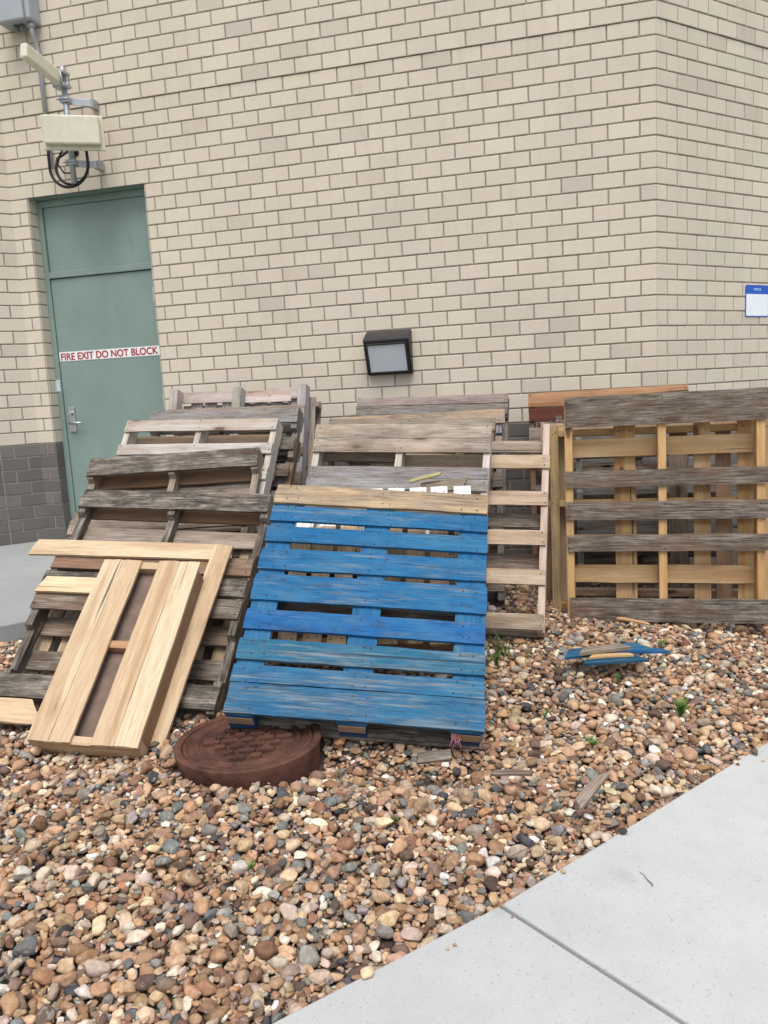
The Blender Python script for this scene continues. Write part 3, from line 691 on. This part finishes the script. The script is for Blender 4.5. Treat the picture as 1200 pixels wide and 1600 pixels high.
# blue block pallet
random.seed(5); rs = random.Random(5)
BP = empty('pallet', pose(*BLP)); tag(BP, 'bright blue painted pallet with one bare tan board on top', 'pallet', GM)
bl = (.006, .150, .345)
for lo, hi, col, wea, mt in ((1.096, 1.219, lin((196, 172, 136)), .48, WOOD), (.975, 1.083, bl, .35, BLUE), (.852, .959, bl, .35, BLUE), (.704, .823, bl, .45, BLUE), (.537, .677, (.006, .150, .35), .45, BLUE),
                             (.389, .490, (.005, .135, .38), .34, BLUE), (.243, .345, (.016, .160, .28), .75, BLUE), (.1405, .220, (.012, .150, .31), .6, BLUE), (.004, .1385, (.014, .142, .285), .7, BLUE)):
    nl = []
    for s in (-.45, -.40, 0.0, .05, .40, .45):
        for q in (-.3, .3): nl.append((s+rs.uniform(-.015, .015), q*(hi-lo)+rs.uniform(-.01, .01)))
    hi -= (.007 if lo > .8 else .001); lo += (.011 if .8 < lo < 1.09 else .001)
    board('deck_board', 1.016+rs.uniform(-.006, .004), hi-lo, .017, BP, hboard(rs.uniform(-.003, .003), .0085, (lo+hi)/2, rs.uniform(-.003, .003)), col, wea, rs.randint(0, 9**6), mt, nl, wane=.003, bow=.001)
for a0, a1 in ((-.503, -.389), (-.062, .060), (.378, .505)):
    board('stringer_board', 1.21, a1-a0, .017, BP, vboard((a0+a1)/2, .0265, .6095), (.006, .155, .36), .28, rs.randint(0, 9**6), BLUE)
    for zc in (.045+.004, .61, 1.165):
        bm = bmesh.new(); box(bm, -.055, .055, -.051, .051, -.045, .045, .004)
        b_ = bobj('block', bm, (BLUE,), BP, Matrix.Translation(((a0+a1)/2, .087, zc))); b_.color = (.005, .05, .24, .45)
        if zc < .1:
            bm = bmesh.new(); box(bm, -.054, .053, -.028, .022, -.0025, .0, .001)
            e_ = bobj('bare_patch', bm, (WOOD,), b_, Matrix.Translation((0, -.019, -.0455))); e_.color = (*TAN, .3)
PINK = simple('pink_twine', (.45, .16, .20), .8)
bm = bmesh.new(); rs_ = random.Random(4)
for k in range(9):
    x0 = .395+rs_.uniform(-.014, .014); p = Vector((x0, .03+rs_.uniform(-.005, .02), .004)); pts = [p.copy()]
    for q in range(5): p = p+Vector((rs_.uniform(-.008, .008), rs_.uniform(-.006, .012), -.006-rs_.uniform(0, .006))); pts.append(p.copy())
    tube(bm, pts, .0011, 5)
bobj('twine_fray', bm, (PINK,), BP)
for b0, b1, cc in ((.0, .10, DARK), (.56, .66, BROWN), (1.11, 1.21, BROWN)):
    board('bottom_board', 1.016, b1-b0, .016, BP, hboard(0, .147, (b0+b1)/2), cc, .8, rs.randint(0, 9**6))
# --- right group
R1P = (3.465, -1.395, -.335, -1, 5.8, 0)
pallet(pose(*R1P), [(1.07, 1.235, lin((118, 94, 72)), .62, .012, .02), (.738, .829, lin((124, 100, 78)), .66, .012, .03), (.560, .657, lin((120, 96, 76)), .68, .012, .03), (.386, .475, lin((124, 102, 82)), .64, .018, .02), (.0, .128, lin((128, 98, 78)), .80, .02, .01)],
       [(.905, 1.005, YEL, .02), (.20, .298, YEL, .05), (.742, .825, YEL, .08), (.564, .65, YEL, .1), (.39, .47, YEL, .1), (.02, .11, YEL, .15), (1.10, 1.2, YEL, .1)],
       'upright pallet with dark stained front boards over yellow stringers', scol=lin((214, 180, 128)), swea=.16, notch=False, seed=31, group=GR, sW=.042)
pallet(pose(*R1P, back=.145, side=0), [(-.598, -.55, YEL, .3), (-.245, -.13, YEL, .05), (.172, .258, YEL, .08), (.395, .52, YEL, .05), (.53, .60, TAN, .2)],
       [(-.60, -.5, TAN, .2), (.3, .38, TAN, .3)],
       'yellow pine pallet with upright boards right behind the dark fronted one', W=1.219, L=1.09, st=(-.49, .10, .50), vertical=True, notch=False, scol=YEL, swea=.12, seed=32, group=GR)
pallet(pose(3.44, -1.06, -.32, -1, 4.6, 0), [(-.625, -.575, TAN, .35), (.55, .60, GREYW, .3)], [(-.6, -.5, TAN, .3), (.1, .2, GREYW, .5)],
       'tan pallet seen edge on at the left of the right group, third in line', W=1.22, L=1.07, st=(-.48, .50), vertical=True, notch=False, scol=TAN, swea=.3, seed=33, group=GR)
pallet(pose(3.52, -.78, -.32, 0, 5, 0), [(.40, .5, COOL, .5), (.30, .38, COOL, .5), (.05, .15, COOL, .5)], even(4, 0, 1.0, .1, COOL, .6),
       'slate coloured pallet in the shade deep inside the right group', L=1.0, scol=COOL, swea=.5, seed=34, group=GR)
pallet(pose(3.216, -.35, -.30, 0, 3.5, .2), [(1.129, 1.222, ORANGE, .12), (1.034, 1.12, RED, .15), (.9, .99, GREYW, .4), (.72, .81, COOL, .5), (.5, .6, GREYW, .5), (.3, .4, COOL, .5), (.0, .1, GREYW, .5)],
       even(6, 0, 1.2, .1, BROWN, .4), 'pallet with orange top board and dark red second board against the wall', scol=BROWN, swea=.3, notch=False, seed=35, group=GR)

pallet(pose(3.40, -.60, -.31, 0, 4.2, 0), even(7, 0, 1.06, .10, DARK, .7), [(.2, .3, BROWN, .6), (.8, .9, BROWN, .6)], 'dark brown pallet in deep shade between the slate coloured one and the wall', L=1.08,
       scol=DARK, swea=.6, notch=False, seed=36, group=GR)
# ================================================================== LOOSE TIMBER
# small new pallet section lying on the left stack
NEW = lin((214, 197, 168)); NEW2 = lin((200, 177, 146))
CRP = (1.124, -3.23, -.319, 6.6, 49.5, -3.9)
cr = empty('pallet_section', pose(*CRP)); tag(cr, 'narrow new pale wood pallet section of four long boards leaning on the left stack', 'pallet')
rs = random.Random(9)
for a0, a1, cc in ((-.236, -.142, NEW), (-.140, -.048, NEW2), (.040, .138, NEW2), (.140, .238, NEW)):
    board('deck_board', .90+rs.uniform(-.004, .004), a1-a0, .017, cr, vboard((a0+a1)/2, .0085, .450), cc, .06, rs.randint(0, 9**6), bow=.001)
for zc, cc in ((.019, NEW2), (.46, lin((186, 146, 114))), (.881, NEW2)):
    board('cross_piece', .474 if zc < .1 or zc > .9 else .40, .036, .098, cr, hboard(0, .0665, zc), cc, .12, rs.randint(0, 9**6), nx=6)
board('side_board', .822, .098, .018, cr, frame((.229, .0668, .450), (0,0,1), (0,-1,0), (1,0,0)), lin((150, 118, 86)), .30, 77)
PLY = simple('brown_fibreboard', (.17, .12, .095), .8, var=.25, sc=14)
bm = bmesh.new(); box(bm, -.215, .215, .06, .068, .04, .44, .002); box(bm, -.215, .215, .06, .068, .48, .86, .002); bobj('backing_sheet', bm, (PLY,), cr)
GB = 'loose new boards on the left stack'
def loose(L, W, T, M, col, wea, label, seed, cat='board', name='board', group=None, cut=(0, 0), nails=(), wane=.0025):
    o = board(name, L, W, T, None, None, col, wea, seed, None, nails, cut, wane=wane); o.matrix_world = M; tag(o, label, cat, group); return o
def onL1(a, b, off, ang): return pose(*L1P) @ rotin(hboard(a, -off, b), ang)
loose(.97, .092, .018, onL1(-.14, .813, .011, .012), NEW, .06, 'long new board lying across the left stack with a dark crack along its lower edge', 901, group=GB, cut=(.02, 0))
loose(1.03, .09, .018, pose(*L1P) @ rotin(vboard(.342, -.05, .315), -.042), NEW, .14, 'long new board sloping down along the right side of the pallet section, with white scuffs', 902, group=GB)
loose(.42, .085, .018, onL1(-.285, .590, .012, .005), lin((228, 204, 168)), .04, 'short split new board poking out left of the pallet section', 903, group=GB, cut=(.03, 0))
loose(.60, .11, .018, onL1(-.52, -.085, .05, .02), lin((214, 192, 160)), .08, 'pale board with a pointed broken tip low at the left edge', 904, group=GB, cut=(0, -.09))
# scraps
GS = 'wood scraps lying on the gravel'
def flat(x, y, z, ang, tx=0, ty=0): return Matrix.Translation((x, y, z)) @ Matrix.Rotation(ang, 4, 'Z') @ Matrix.Rotation(tx, 4, 'X') @ Matrix.Rotation(ty, 4, 'Y')
def bscrap(L, W, T, M, label, seed, col=(.008, .12, .26), cut=(.05, -.06)):
    o = board('wood_scrap', L, W, T, None, None, col, .3, seed, BLUE, (), cut, wane=.002, bow=.0); o.matrix_world = M; tag(o, label, 'wood scrap', GS)
bscrap(.36, .080, .018, flat(3.135, -2.030, -.290, .34, .10, -.03), 'longest broken blue board piece lying on the gravel at the right', 911)
bscrap(.25, .06, .016, flat(3.175, -2.125, -.303, .26, .12, 0), 'short dark blue broken piece under the front of the blue scraps', 912, (.008, .09, .17))
bscrap(.22, .05, .016, flat(3.285, -2.045, -.283, .10, .0, 0), 'pointed blue sliver at the right end of the blue scraps', 915, (.008, .12, .30))
loose(.21, .05, .02, flat(3.13, -2.080, -.268, .33, .08, -.04), lin((160, 148, 128)), .6, 'grey faced yellow splinter on top of the blue scraps', 913, 'wood scrap', 'wood_scrap', GS, (.04, -.04))
loose(.18, .028, .014, flat(3.16, -2.115, -.287, .28, .1, 0), YEL, .15, 'bare yellow stick between the two blue scraps', 914, 'wood scrap', 'wood_scrap', GS, (.03, -.03))
loose(.19, .034, .02, flat(3.055, -3.24, -.375, 1.15, .2, -.12), GREYW, .55, 'grey splinter standing out of the gravel near the sidewalk', 916, 'wood scrap', 'wood_scrap', GS, (.03, -.05))
loose(.125, .05, .013, flat(2.50, -3.085, -.362, .35, .35, 0), DARK, .7, 'small grey wood chip under the blue pallet corner', 917, 'wood scrap', 'wood_scrap', GS, (.01, .01))
loose(.14, .026, .013, flat(2.79, -3.14, -.38, .12, .1, 0), BROWN, .6, 'small grey tan slat right of the blue pallet corner', 918, 'wood scrap', 'wood_scrap', GS, (.01, .01))
loose(.17, .022, .012, pose(*W1P) @ rotin(hboard(.27, -.012, 1.262), .30), lin((172, 168, 122)), .2, 'green tinged stick above the white painted board ends', 919, 'wood scrap', 'wood_scrap', None, (.01, .02))
loose(.24, .085, .014, pose(*W1P) @ rotin(hboard(.36, .03, 1.235), .12), lin((140, 128, 108)), .5, 'grey broken board behind the white painted board ends', 920, 'wood scrap', 'wood_scrap', None, (.02, .05))
loose(.16, .022, .012, flat(3.30, -1.50, -.30, -.35, .2, .1), ORANGE, .1, 'orange splinter at the foot of the upright right pallet', 921, 'wood scrap', 'wood_scrap', GS, (.02, -.03))

# ------------------------------------------------------------------ manhole
g = NG('rusted_cast_iron', .72); g.p.inputs['Metallic'].default_value = .25; v = g.coord('Object')
n = g.noise(v, 7, 7, .7); n2 = g.noise(v, 40, 5, .7)
c = g.mix(g.ramp(n, .35, .65), (.040, .018, .015), (.175, .074, .048)); c = g.mix(g.ramp(n2, .48, .66, 0, .6), c, (.075, .05, .04)); c = g.mix(g.ramp(g.noise(v, 150, 3, .7), .55, .7, 0, .5), c, (.19, .085, .045))
RUST = g.out(c, g.math('ADD', n2, g.noise(v, 160, 4, .7)), .6, .004)
MX, MY, MZ, MR = 1.77, -3.09, -.327, .284
mh = empty('manhole', Matrix.Translation((MX, MY, MZ-.16))); tag(mh, 'round rusty cast iron manhole ring and lid beside the blue pallet', 'manhole')
def lathe(bm, prof, n=96, mi=0, flat=()):
    rings = [[bm.verts.new((r*math.cos(2*math.pi*k/n), r*math.sin(2*math.pi*k/n), z)) for k in range(n)] for r, z in prof]
    for a, b in zip(rings, rings[1:]):
        for k in range(n):
            f = bm.faces.new((a[k], a[(k+1) % n], b[(k+1) % n], b[k])); f.smooth = True
    return rings
bm = bmesh.new(); rg = lathe(bm, [(MR-.012, -.02), (MR-.010, .12), (MR, .156), (MR-.0015, .1595), (MR-.005, .161), (MR-.026, .161), (MR-.030, .157), (MR-.030, .14)])
for e in bm.edges: e.smooth = len(e.link_faces) < 2 or e.calc_face_angle(0) < .5
o = bobj('ring', bm, (RUST,), mh)
bm = bmesh.new(); rg = lathe(bm, [(MR-.0315, .145), (MR-.0335, .155), (MR-.046, .159), (MR-.050, .148), (MR-.080, .148), (MR-.083, .1575), (MR-.094, .1575), (MR-.098, .1485)])
bm.faces.new(rg[-1])
R2_ = MR-.106
px_, py_ = .070, .050
for i in range(-5, 6):
    for j in range(-6, 7):
        cx = i*px_+(j % 2)*px_*.5; cy = j*py_
        if math.hypot(abs(cx)+.026, abs(cy)+.016) > R2_: continue
        hh_ = .030 if (i+j) % 3 else .020
        box(bm, cx-hh_, cx+hh_, cy-.0145, cy+.0145, .1485, .1625, .0012)
        if (i+j) % 3 and math.hypot(abs(cx)+.02, abs(cy)+.045) < R2_: box(bm, cx-.010, cx+.012, cy+.0140, cy+.038, .1485, .1622, .0012)
bobj('lid', bm, (RUST,), mh, Matrix.Rotation(.35, 4, 'Z'))

# ------------------------------------------------------------------ weeds and grass
def leafm(name, c1, c2):
    g = NG(name, .6); v = g.coord('Object'); g.p.inputs['Subsurface Weight'].default_value = 0
    return g.out(g.mix(g.ramp(g.noise(v, 30, 2), .35, .65), c1, c2))
LEAF = leafm('weed_leaf', (.06, .15, .02), (.13, .27, .05))
def weed(x, y, r, h, seed, label, n=60):
    rs = random.Random(seed); bm = bmesh.new(); z0 = float(gz(x, y))-.01
    for s in range(max(5, n//8)):
        a = rs.uniform(0, 6.283); lean = rs.uniform(.1, .9); hh = h*rs.uniform(.6, 1.1)
        tip = Vector((math.cos(a)*lean*r, math.sin(a)*lean*r, hh)); base = Vector((rs.uniform(-.006, .006), rs.uniform(-.006, .006), 0))
        tube(bm, [base, base.lerp(tip, .5)+Vector((0, 0, hh*.12)), tip], [.0016, .0013, .0006], 5)
        for k in range(8):
            t = .25+.75*k/8; p = base.lerp(tip, t)+Vector((0, 0, hh*.2*t*(1-t))); b = rs.uniform(0, 6.283); ll = rs.uniform(.010, .020)*(r/.045)
            d = Vector((math.cos(b), math.sin(b), rs.uniform(.1, .9))).normalized()*ll; sd_ = d.cross(Vector((0, 0, 1))).normalized()*ll*.25
            q = [bm.verts.new(p), bm.verts.new(p+d*.5+sd_), bm.verts.new(p+d), bm.verts.new(p+d*.5-sd_)]; bm.faces.new(q)
    o = bobj('weed', bm, (LEAF,)); o.location = (x, y, z0); tag(o, label, 'weed', 'small green weeds in the gravel')
weed(3.43, -2.43, .055, .085, 1, 'bushiest green weed in the gravel, right of the others near the sidewalk', 110)
weed(3.07, -2.78, .040, .045, 2, 'low green weed in the gravel below the blue scraps', 70)
weed(2.88, -2.59, .03, .035, 3, 'tiny green weed between the blue pallet and the blue scraps', 45)
weed(3.19, -2.17, .03, .04, 4, 'green sprig just in front of the blue scraps', 45)
weed(2.63, -2.10, .045, .05, 5, 'green weed beside the right edge of the blue pallet', 60)
weed(2.05, -3.75, .02, .022, 6, 'small weed in the gravel in front of the manhole', 36)
weed(.88, -3.12, .05, .05, 7, 'weed at the left edge below the pale pointed board', 60)
weed(3.42, -1.72, .04, .04, 8, 'faint weed at the foot of the upright right pallet', 40)
weed(2.43, -3.42, .016, .018, 10, 'tiny sprig in the gravel below the blue pallet', 30)
weed(4.02, -1.62, .05, .05, 9, 'weed at the right photo edge below the upright pallet', 50)
GRS = leafm('grass_blade', (.05, .12, .02), (.11, .22, .05))
def grass(x, y, h, seed, n, label, spread=.09):
    rs = random.Random(seed); bm = bmesh.new(); z0 = float(gz(x, y))-.01
    for s in range(n):
        bx, by = rs.gauss(0, spread*.5), rs.gauss(0, spread*.3); a = rs.uniform(0, 6.283); hh = h*rs.uniform(.4, 1.0); bend = rs.uniform(.2, 1.0)*hh
        prev = None; wd = rs.uniform(.0025, .004); sdv = Vector((-math.sin(a), math.cos(a), 0))
        for k in range(6):
            t = k/5; p = Vector((bx+math.cos(a)*bend*t*t, by+math.sin(a)*bend*t*t, hh*(t-.25*t*t*bend/hh)))
            ww = wd*(1-t*.92); q = (bm.verts.new(p-sdv*ww), bm.verts.new(p+sdv*ww))
            if prev: bm.faces.new((prev[0], prev[1], q[1], q[0]))
            prev = q
    o = bobj('grass_tuft', bm, (GRS,)); o.location = (x, y, z0); tag(o, label, 'grass')
grass(2.64, -2.0, .17, 3, 34, 'tuft of long green grass at the foot of the ladder like pallet', .14)
grass(1.40, -1.75, .40, 8, 16, 'tall grass blades growing in the gap between the left and middle stacks', .08)

# ------------------------------------------------------------------ dead twigs
TWIG = simple('dead_twig', (.16, .095, .055), .8, var=.3, sc=60)
def twig(x, y, z, L, ang, label, seed, rad=.0016):
    rs = random.Random(seed); bm = bmesh.new(); p = Vector((-L/2, 0, 0)); pts = [p.copy()]
    for k in range(7): p = p+Vector((L/7, rs.uniform(-.06, .06)*L, rs.uniform(-.01, .02)*L)); pts.append(p.copy())
    tube(bm, pts, [rad*(1-.08*k) for k in range(8)], 6)
    o = bobj('twig', bm, (TWIG,)); o.location = (x, y, z); o.rotation_euler = (0, 0, ang); tag(o, label, 'twig', 'dead twigs')
twig(3.205, -3.60, -.447, .07, 2.0, 'short reddish twig lying alone on the concrete sidewalk', 1)
twig(3.06, -3.47, -.444, .11, .55, 'thin twig on the sidewalk edge beside the gravel', 2, .0012)
twig(2.86, -3.60, -.385, .10, .9, 'thin twig lying on the gravel above the sidewalk joint', 3, .0014)
twig(3.00, -2.40, -.335, .13, .4, 'brown twig on the gravel below the blue scraps', 4, .0014)
twig(1.66, -3.80, -.40, .09, 2.4, 'thin twig on the gravel at the lower left', 5, .0014)
# ------------------------------------------------------------------ gravel
def ico(sub):
    bm = bmesh.new(); bmesh.ops.create_icosphere(bm, subdivisions=sub, radius=1); bm.verts.ensure_lookup_table()
    V = np.array([v.co[:] for v in bm.verts]); F = np.array([[v.index for v in f.verts] for f in bm.faces]); bm.free(); return V, F
def stones(V, n, seed):
    rg_ = np.random.default_rng(seed); out = []
    for i in range(n):
        P = V.copy(); k = rg_.integers(3, 8) if i % 3 else rg_.integers(7, 13)
        for _ in range(k):                                     # flat facets: push points back onto random planes
            d = rg_.normal(size=3); d /= np.linalg.norm(d); cs = 1.0 if i % 2 else .8; h = rg_.uniform(.50, .85) if i % 3 else rg_.uniform(.42, .70)
            e = P@d-h; P = P-np.outer(np.clip(e, 0, None)*cs, d)
        off = rg_.uniform(0, 50, 3)
        nz = np.array([noise.noise(Vector(p*1.6+off)) for p in V])*.16+np.array([noise.noise(Vector(p*4+off)) for p in V])*.05
        P = P*(1+nz)[:, None]
        P /= np.abs(P).max(axis=0)
        out.append(P)
    return out
rg_ = np.random.default_rng(42)
V2, F2 = ico(2); V3, F3 = ico(3)
T2 = stones(V2, 36, 1); T3 = stones(V3, 36, 1)
GS_ = .006; gx0, gy0 = -.9, -5.3; NX, NY = int(6.5/GS_), int(5.6/GS_)
xs = gx0+np.arange(NX)*GS_; ys = gy0+np.arange(NY)*GS_
XX, YY = np.meshgrid(xs, ys, indexing='ij'); BASE = gz(XX, YY)-.045
H = BASE.copy()
dm = np.hypot(XX-MX, YY-MY); H[dm < MR+.003] += 1.0
NST = 43000
cols = np.array([lin(c_) for c_ in ((194,158,122), (178,142,108), (206,176,140), (162,126,96), (214,190,158), (188,154,124), (176,136,110), (146,110,86), (228,214,196), (232,228,222), (152,148,146), (122,122,124), (84,86,92), (136,141,134), (116,126,124), (190,146,106), (138,114,100), (198,178,162), (110,92,82), (180,166,150))])
wts = np.array([10,10,9,8,9,7,6,6,4.8,2.6,5.5,4.2,3.2,2.6,1.6,4,5,6,4.5,5.]); wts /= wts.sum()
res = []
cnt = 0; tries = 0
smax = 2.905
while cnt < NST and tries < NST*4:
    tries += 1
    big = rg_.random()
    a = (rg_.uniform(.0085, .0145) if big < .42 else rg_.uniform(.0140, .0220) if big < .88 else rg_.uniform(.021, .037))
    b = a*rg_.uniform(.52, .92); c_ = a*rg_.uniform(.36, .70)
    best = None
    for _ in range(4):
        s = rg_.uniform(.01, smax); t = rg_.uniform(-1.95, 3.9)
        x = P0[0]+s*ES[0]+t*ET[0]; y = P0[1]+s*ES[1]+t*ET[1]
        if s > edge(t)-.022: continue
        if x < -.85 or y > -.04 or y > x-3.62 and x > 3.5 or x > 5.4 or y < -5.2: continue
        i = int((x-gx0)/GS_); j = int((y-gy0)/GS_); q = max(1, int(b*.6/GS_))
        if i-q < 0 or j-q < 0 or i+q+1 >= NX or j+q+1 >= NY: continue
        h = H[i-q:i+q+1, j-q:j+q+1]; rel = float((h-BASE[i-q:i+q+1, j-q:j+q+1]).mean())
        if rel > .5 or rel > .058: continue
        if best is None or rel < best[0]: best = (rel, x, y, i, j, float(np.percentile(h, 60)))
    if best is None: continue
    rel, x, y, i, j, hz_ = best
    yaw = rg_.uniform(0, 6.283); z = hz_+c_*.60
    q = int(a/GS_)+1
    i0, i1, j0, j1 = max(0, i-q), min(NX, i+q+1), max(0, j-q), min(NY, j+q+1)
    dx = xs[i0:i1, None]-x; dy = ys[None, j0:j1]-y
    u_ = (dx*math.cos(yaw)+dy*math.sin(yaw))/a; v_ = (-dx*math.sin(yaw)+dy*math.cos(yaw))/b
    r2 = u_*u_+v_*v_; top = z+c_*.9*np.sqrt(np.clip(1-r2, 0, 1)); m_ = r2 < .95
    sub = H[i0:i1, j0:j1]; H[i0:i1, j0:j1] = np.where(m_, np.maximum(sub, top), sub)
    res.append((x, y, z, a, b, c_, yaw)); cnt += 1
# a few strays at the edge of the sidewalk
for s_, t_ in ((2.945, 1.95), (2.90, .16), (2.95, 3.0)):
    x, y = st2xy(s_, t_); res.append((x, y, -.437, .02, .016, .013, 1.0))
ngrit0 = len(res)
for _ in range(22000):
    s = rg_.uniform(1.0, 2.93); t = rg_.uniform(-1.2, 3.4); x, y = st2xy(s, t)
    if s > edge(t)-.008 or x < .1 or y > -.3 or y < -5.2 or x > 5.2: continue
    i = int((x-gx0)/GS_); j = int((y-gy0)/GS_)
    if i < 2 or j < 2 or i > NX-3 or j > NY-3 or math.hypot(x-MX, y-MY) < MR+.01: continue
    if H[i, j] > H[i-2:i+3, j-2:j+3].mean()-.002 or H[i, j]-BASE[i, j] > .055: continue
    a = rg_.uniform(.003, .007); res.append((x, y, H[i, j]+a*.2, a, a*rg_.uniform(.6, 1), a*rg_.uniform(.4, .8), rg_.uniform(0, 6.28)))
for _ in range(12):
    t = rg_.uniform(-.9, 3.2); s = edge(t)+abs(rg_.normal(0, .05))+.010; x, y = st2xy(s, t); a = rg_.uniform(.003, .009) if s > 2.95 else rg_.uniform(.008, .019)
    res.append((x, y, -.45+a*.45, a, a*.8, a*.55, rg_.uniform(0, 6)))
res = np.array(res)
camd = np.hypot(res[:, 0]-CAM_LOC.x, res[:, 1]-CAM_LOC.y)
def build_gravel(idx, T, F, name):
    n = len(idx); nv = T[0].shape[0]; nf = len(F)
    ti = rg_.integers(0, len(T), n); TT = np.stack(T)[ti]                   # n,nv,3
    P = res[idx]
    TT = TT*P[:, None, 3:6]
    al = rg_.normal(0, .22, n); be = rg_.normal(0, .22, n); ya = P[:, 6]
    def R(ax, an):
        c, s = np.cos(an), np.sin(an); M = np.zeros((n, 3, 3)); i, j = [(1, 2), (0, 2), (0, 1)][ax]
        M[:, ax, ax] = 1; M[:, i, i] = c; M[:, j, j] = c; M[:, i, j] = -s; M[:, j, i] = s; return M
    M = R(2, ya)@R(0, al)@R(1, be)
    W_ = np.einsum('nij,nvj->nvi', M, TT)+P[:, None, 0:3]
    me = bpy.data.meshes.new(name); me.vertices.add(n*nv); me.vertices.foreach_set('co', W_.astype(np.float32).ravel())
    FF = (F[None]+(np.arange(n)*nv)[:, None, None]).reshape(-1, 3)
    me.loops.add(FF.size); me.loops.foreach_set('vertex_index', FF.ravel().astype(np.int32))
    me.polygons.add(len(FF)); me.polygons.foreach_set('loop_start', np.arange(0, FF.size, 3, dtype=np.int32))
    me.update(calc_edges=True)
    me.polygons.foreach_set('use_smooth', np.ones(len(FF), dtype=bool))
    ci = rg_.choice(len(cols), n, p=wts); cc = cols[ci]*rg_.uniform(.60, 1.12, (n, 1))*rg_.uniform(.94, 1.06, (n, 3))
    cc = cc*.86+cc.mean(axis=1, keepdims=True)*.14
    ca = me.color_attributes.new('col', 'FLOAT_COLOR', 'POINT')
    c4 = np.ones((n, nv, 4), np.float32); c4[:, :, :3] = np.clip(cc, 0, .9)[:, None]; ca.data.foreach_set('color', c4.ravel())
    rn = me.attributes.new('rnd', 'FLOAT_VECTOR', 'POINT'); rv = np.repeat(rg_.uniform(0, 30, (n, 1, 3)), nv, axis=1).astype(np.float32); rn.data.foreach_set('vector', rv.ravel())
    return me
g = NG('river_gravel', .78); g.p.inputs['Specular IOR Level'].default_value = .22
at = g.a('Attribute', attribute_name='col'); rn = g.a('Attribute', attribute_name='rnd'); tc = g.a('TexCoord')
ad = g.a('VectorMath', operation='ADD'); g.l(tc.outputs['Object'], ad.inputs[0]); g.l(rn.outputs['Vector'], ad.inputs[1])
rot_ = g.a('VectorRotate', rotation_type='EULER_XYZ'); g.l(ad.outputs[0], rot_.inputs['Vector']); g.l(rn.outputs['Vector'], rot_.inputs['Rotation'])
mp = g.a('Mapping'); mp.inputs['Scale'].default_value = (1, 1, 1.5); g.l(rot_.outputs[0], mp.inputs['Vector'])
nb_ = g.noise(mp.outputs[0], 45, 5, .65); nf_ = g.noise(ad.outputs[0], 300, 4, .7); nv_ = g.noise(mp.outputs[0], 26, 2, .4, 1.2)
c = g.mix(g.ramp(nb_, .36, .64), g.mix(1.0, at.outputs['Color'], (.78, .70, .63), 'MULTIPLY'), g.mix(1.0, at.outputs['Color'], (1.18, 1.16, 1.12), 'MULTIPLY'))
c = g.mix(g.ramp(nf_, .52, .70, 0, .35), c, g.mix(1.0, c, (.6, .55, .5), 'MULTIPLY'))
c = g.mix(g.ramp(nv_, .64, .68, 0, .30), c, (.62, .58, .52))
GRAV = g.out(c, g.math('ADD', g.math('MULTIPLY', nb_, .6), nf_), .35, .0025)
big_ = res[:, 3] > .0075; near = np.where((camd < 3.1) & big_)[0]; far = np.where((camd >= 3.1) | ~big_)[0]
me1 = build_gravel(near, T3, F3, 'gravel'); me2 = build_gravel(far, T2, F2, 'gravel')
o = link('gravel', me1, (GRAV,)); tag(o, 'tan brown and grey river pebbles covering the bed in front of the pallets', 'gravel', kind='stuff')
o = link('gravel', me2, (GRAV,)); tag(o, 'tan brown and grey river pebbles under and around the pallets', 'gravel', kind='stuff')
print('stones', len(res), 'near', len(near), 'tries', tries)
bpy.context.view_layer.update()
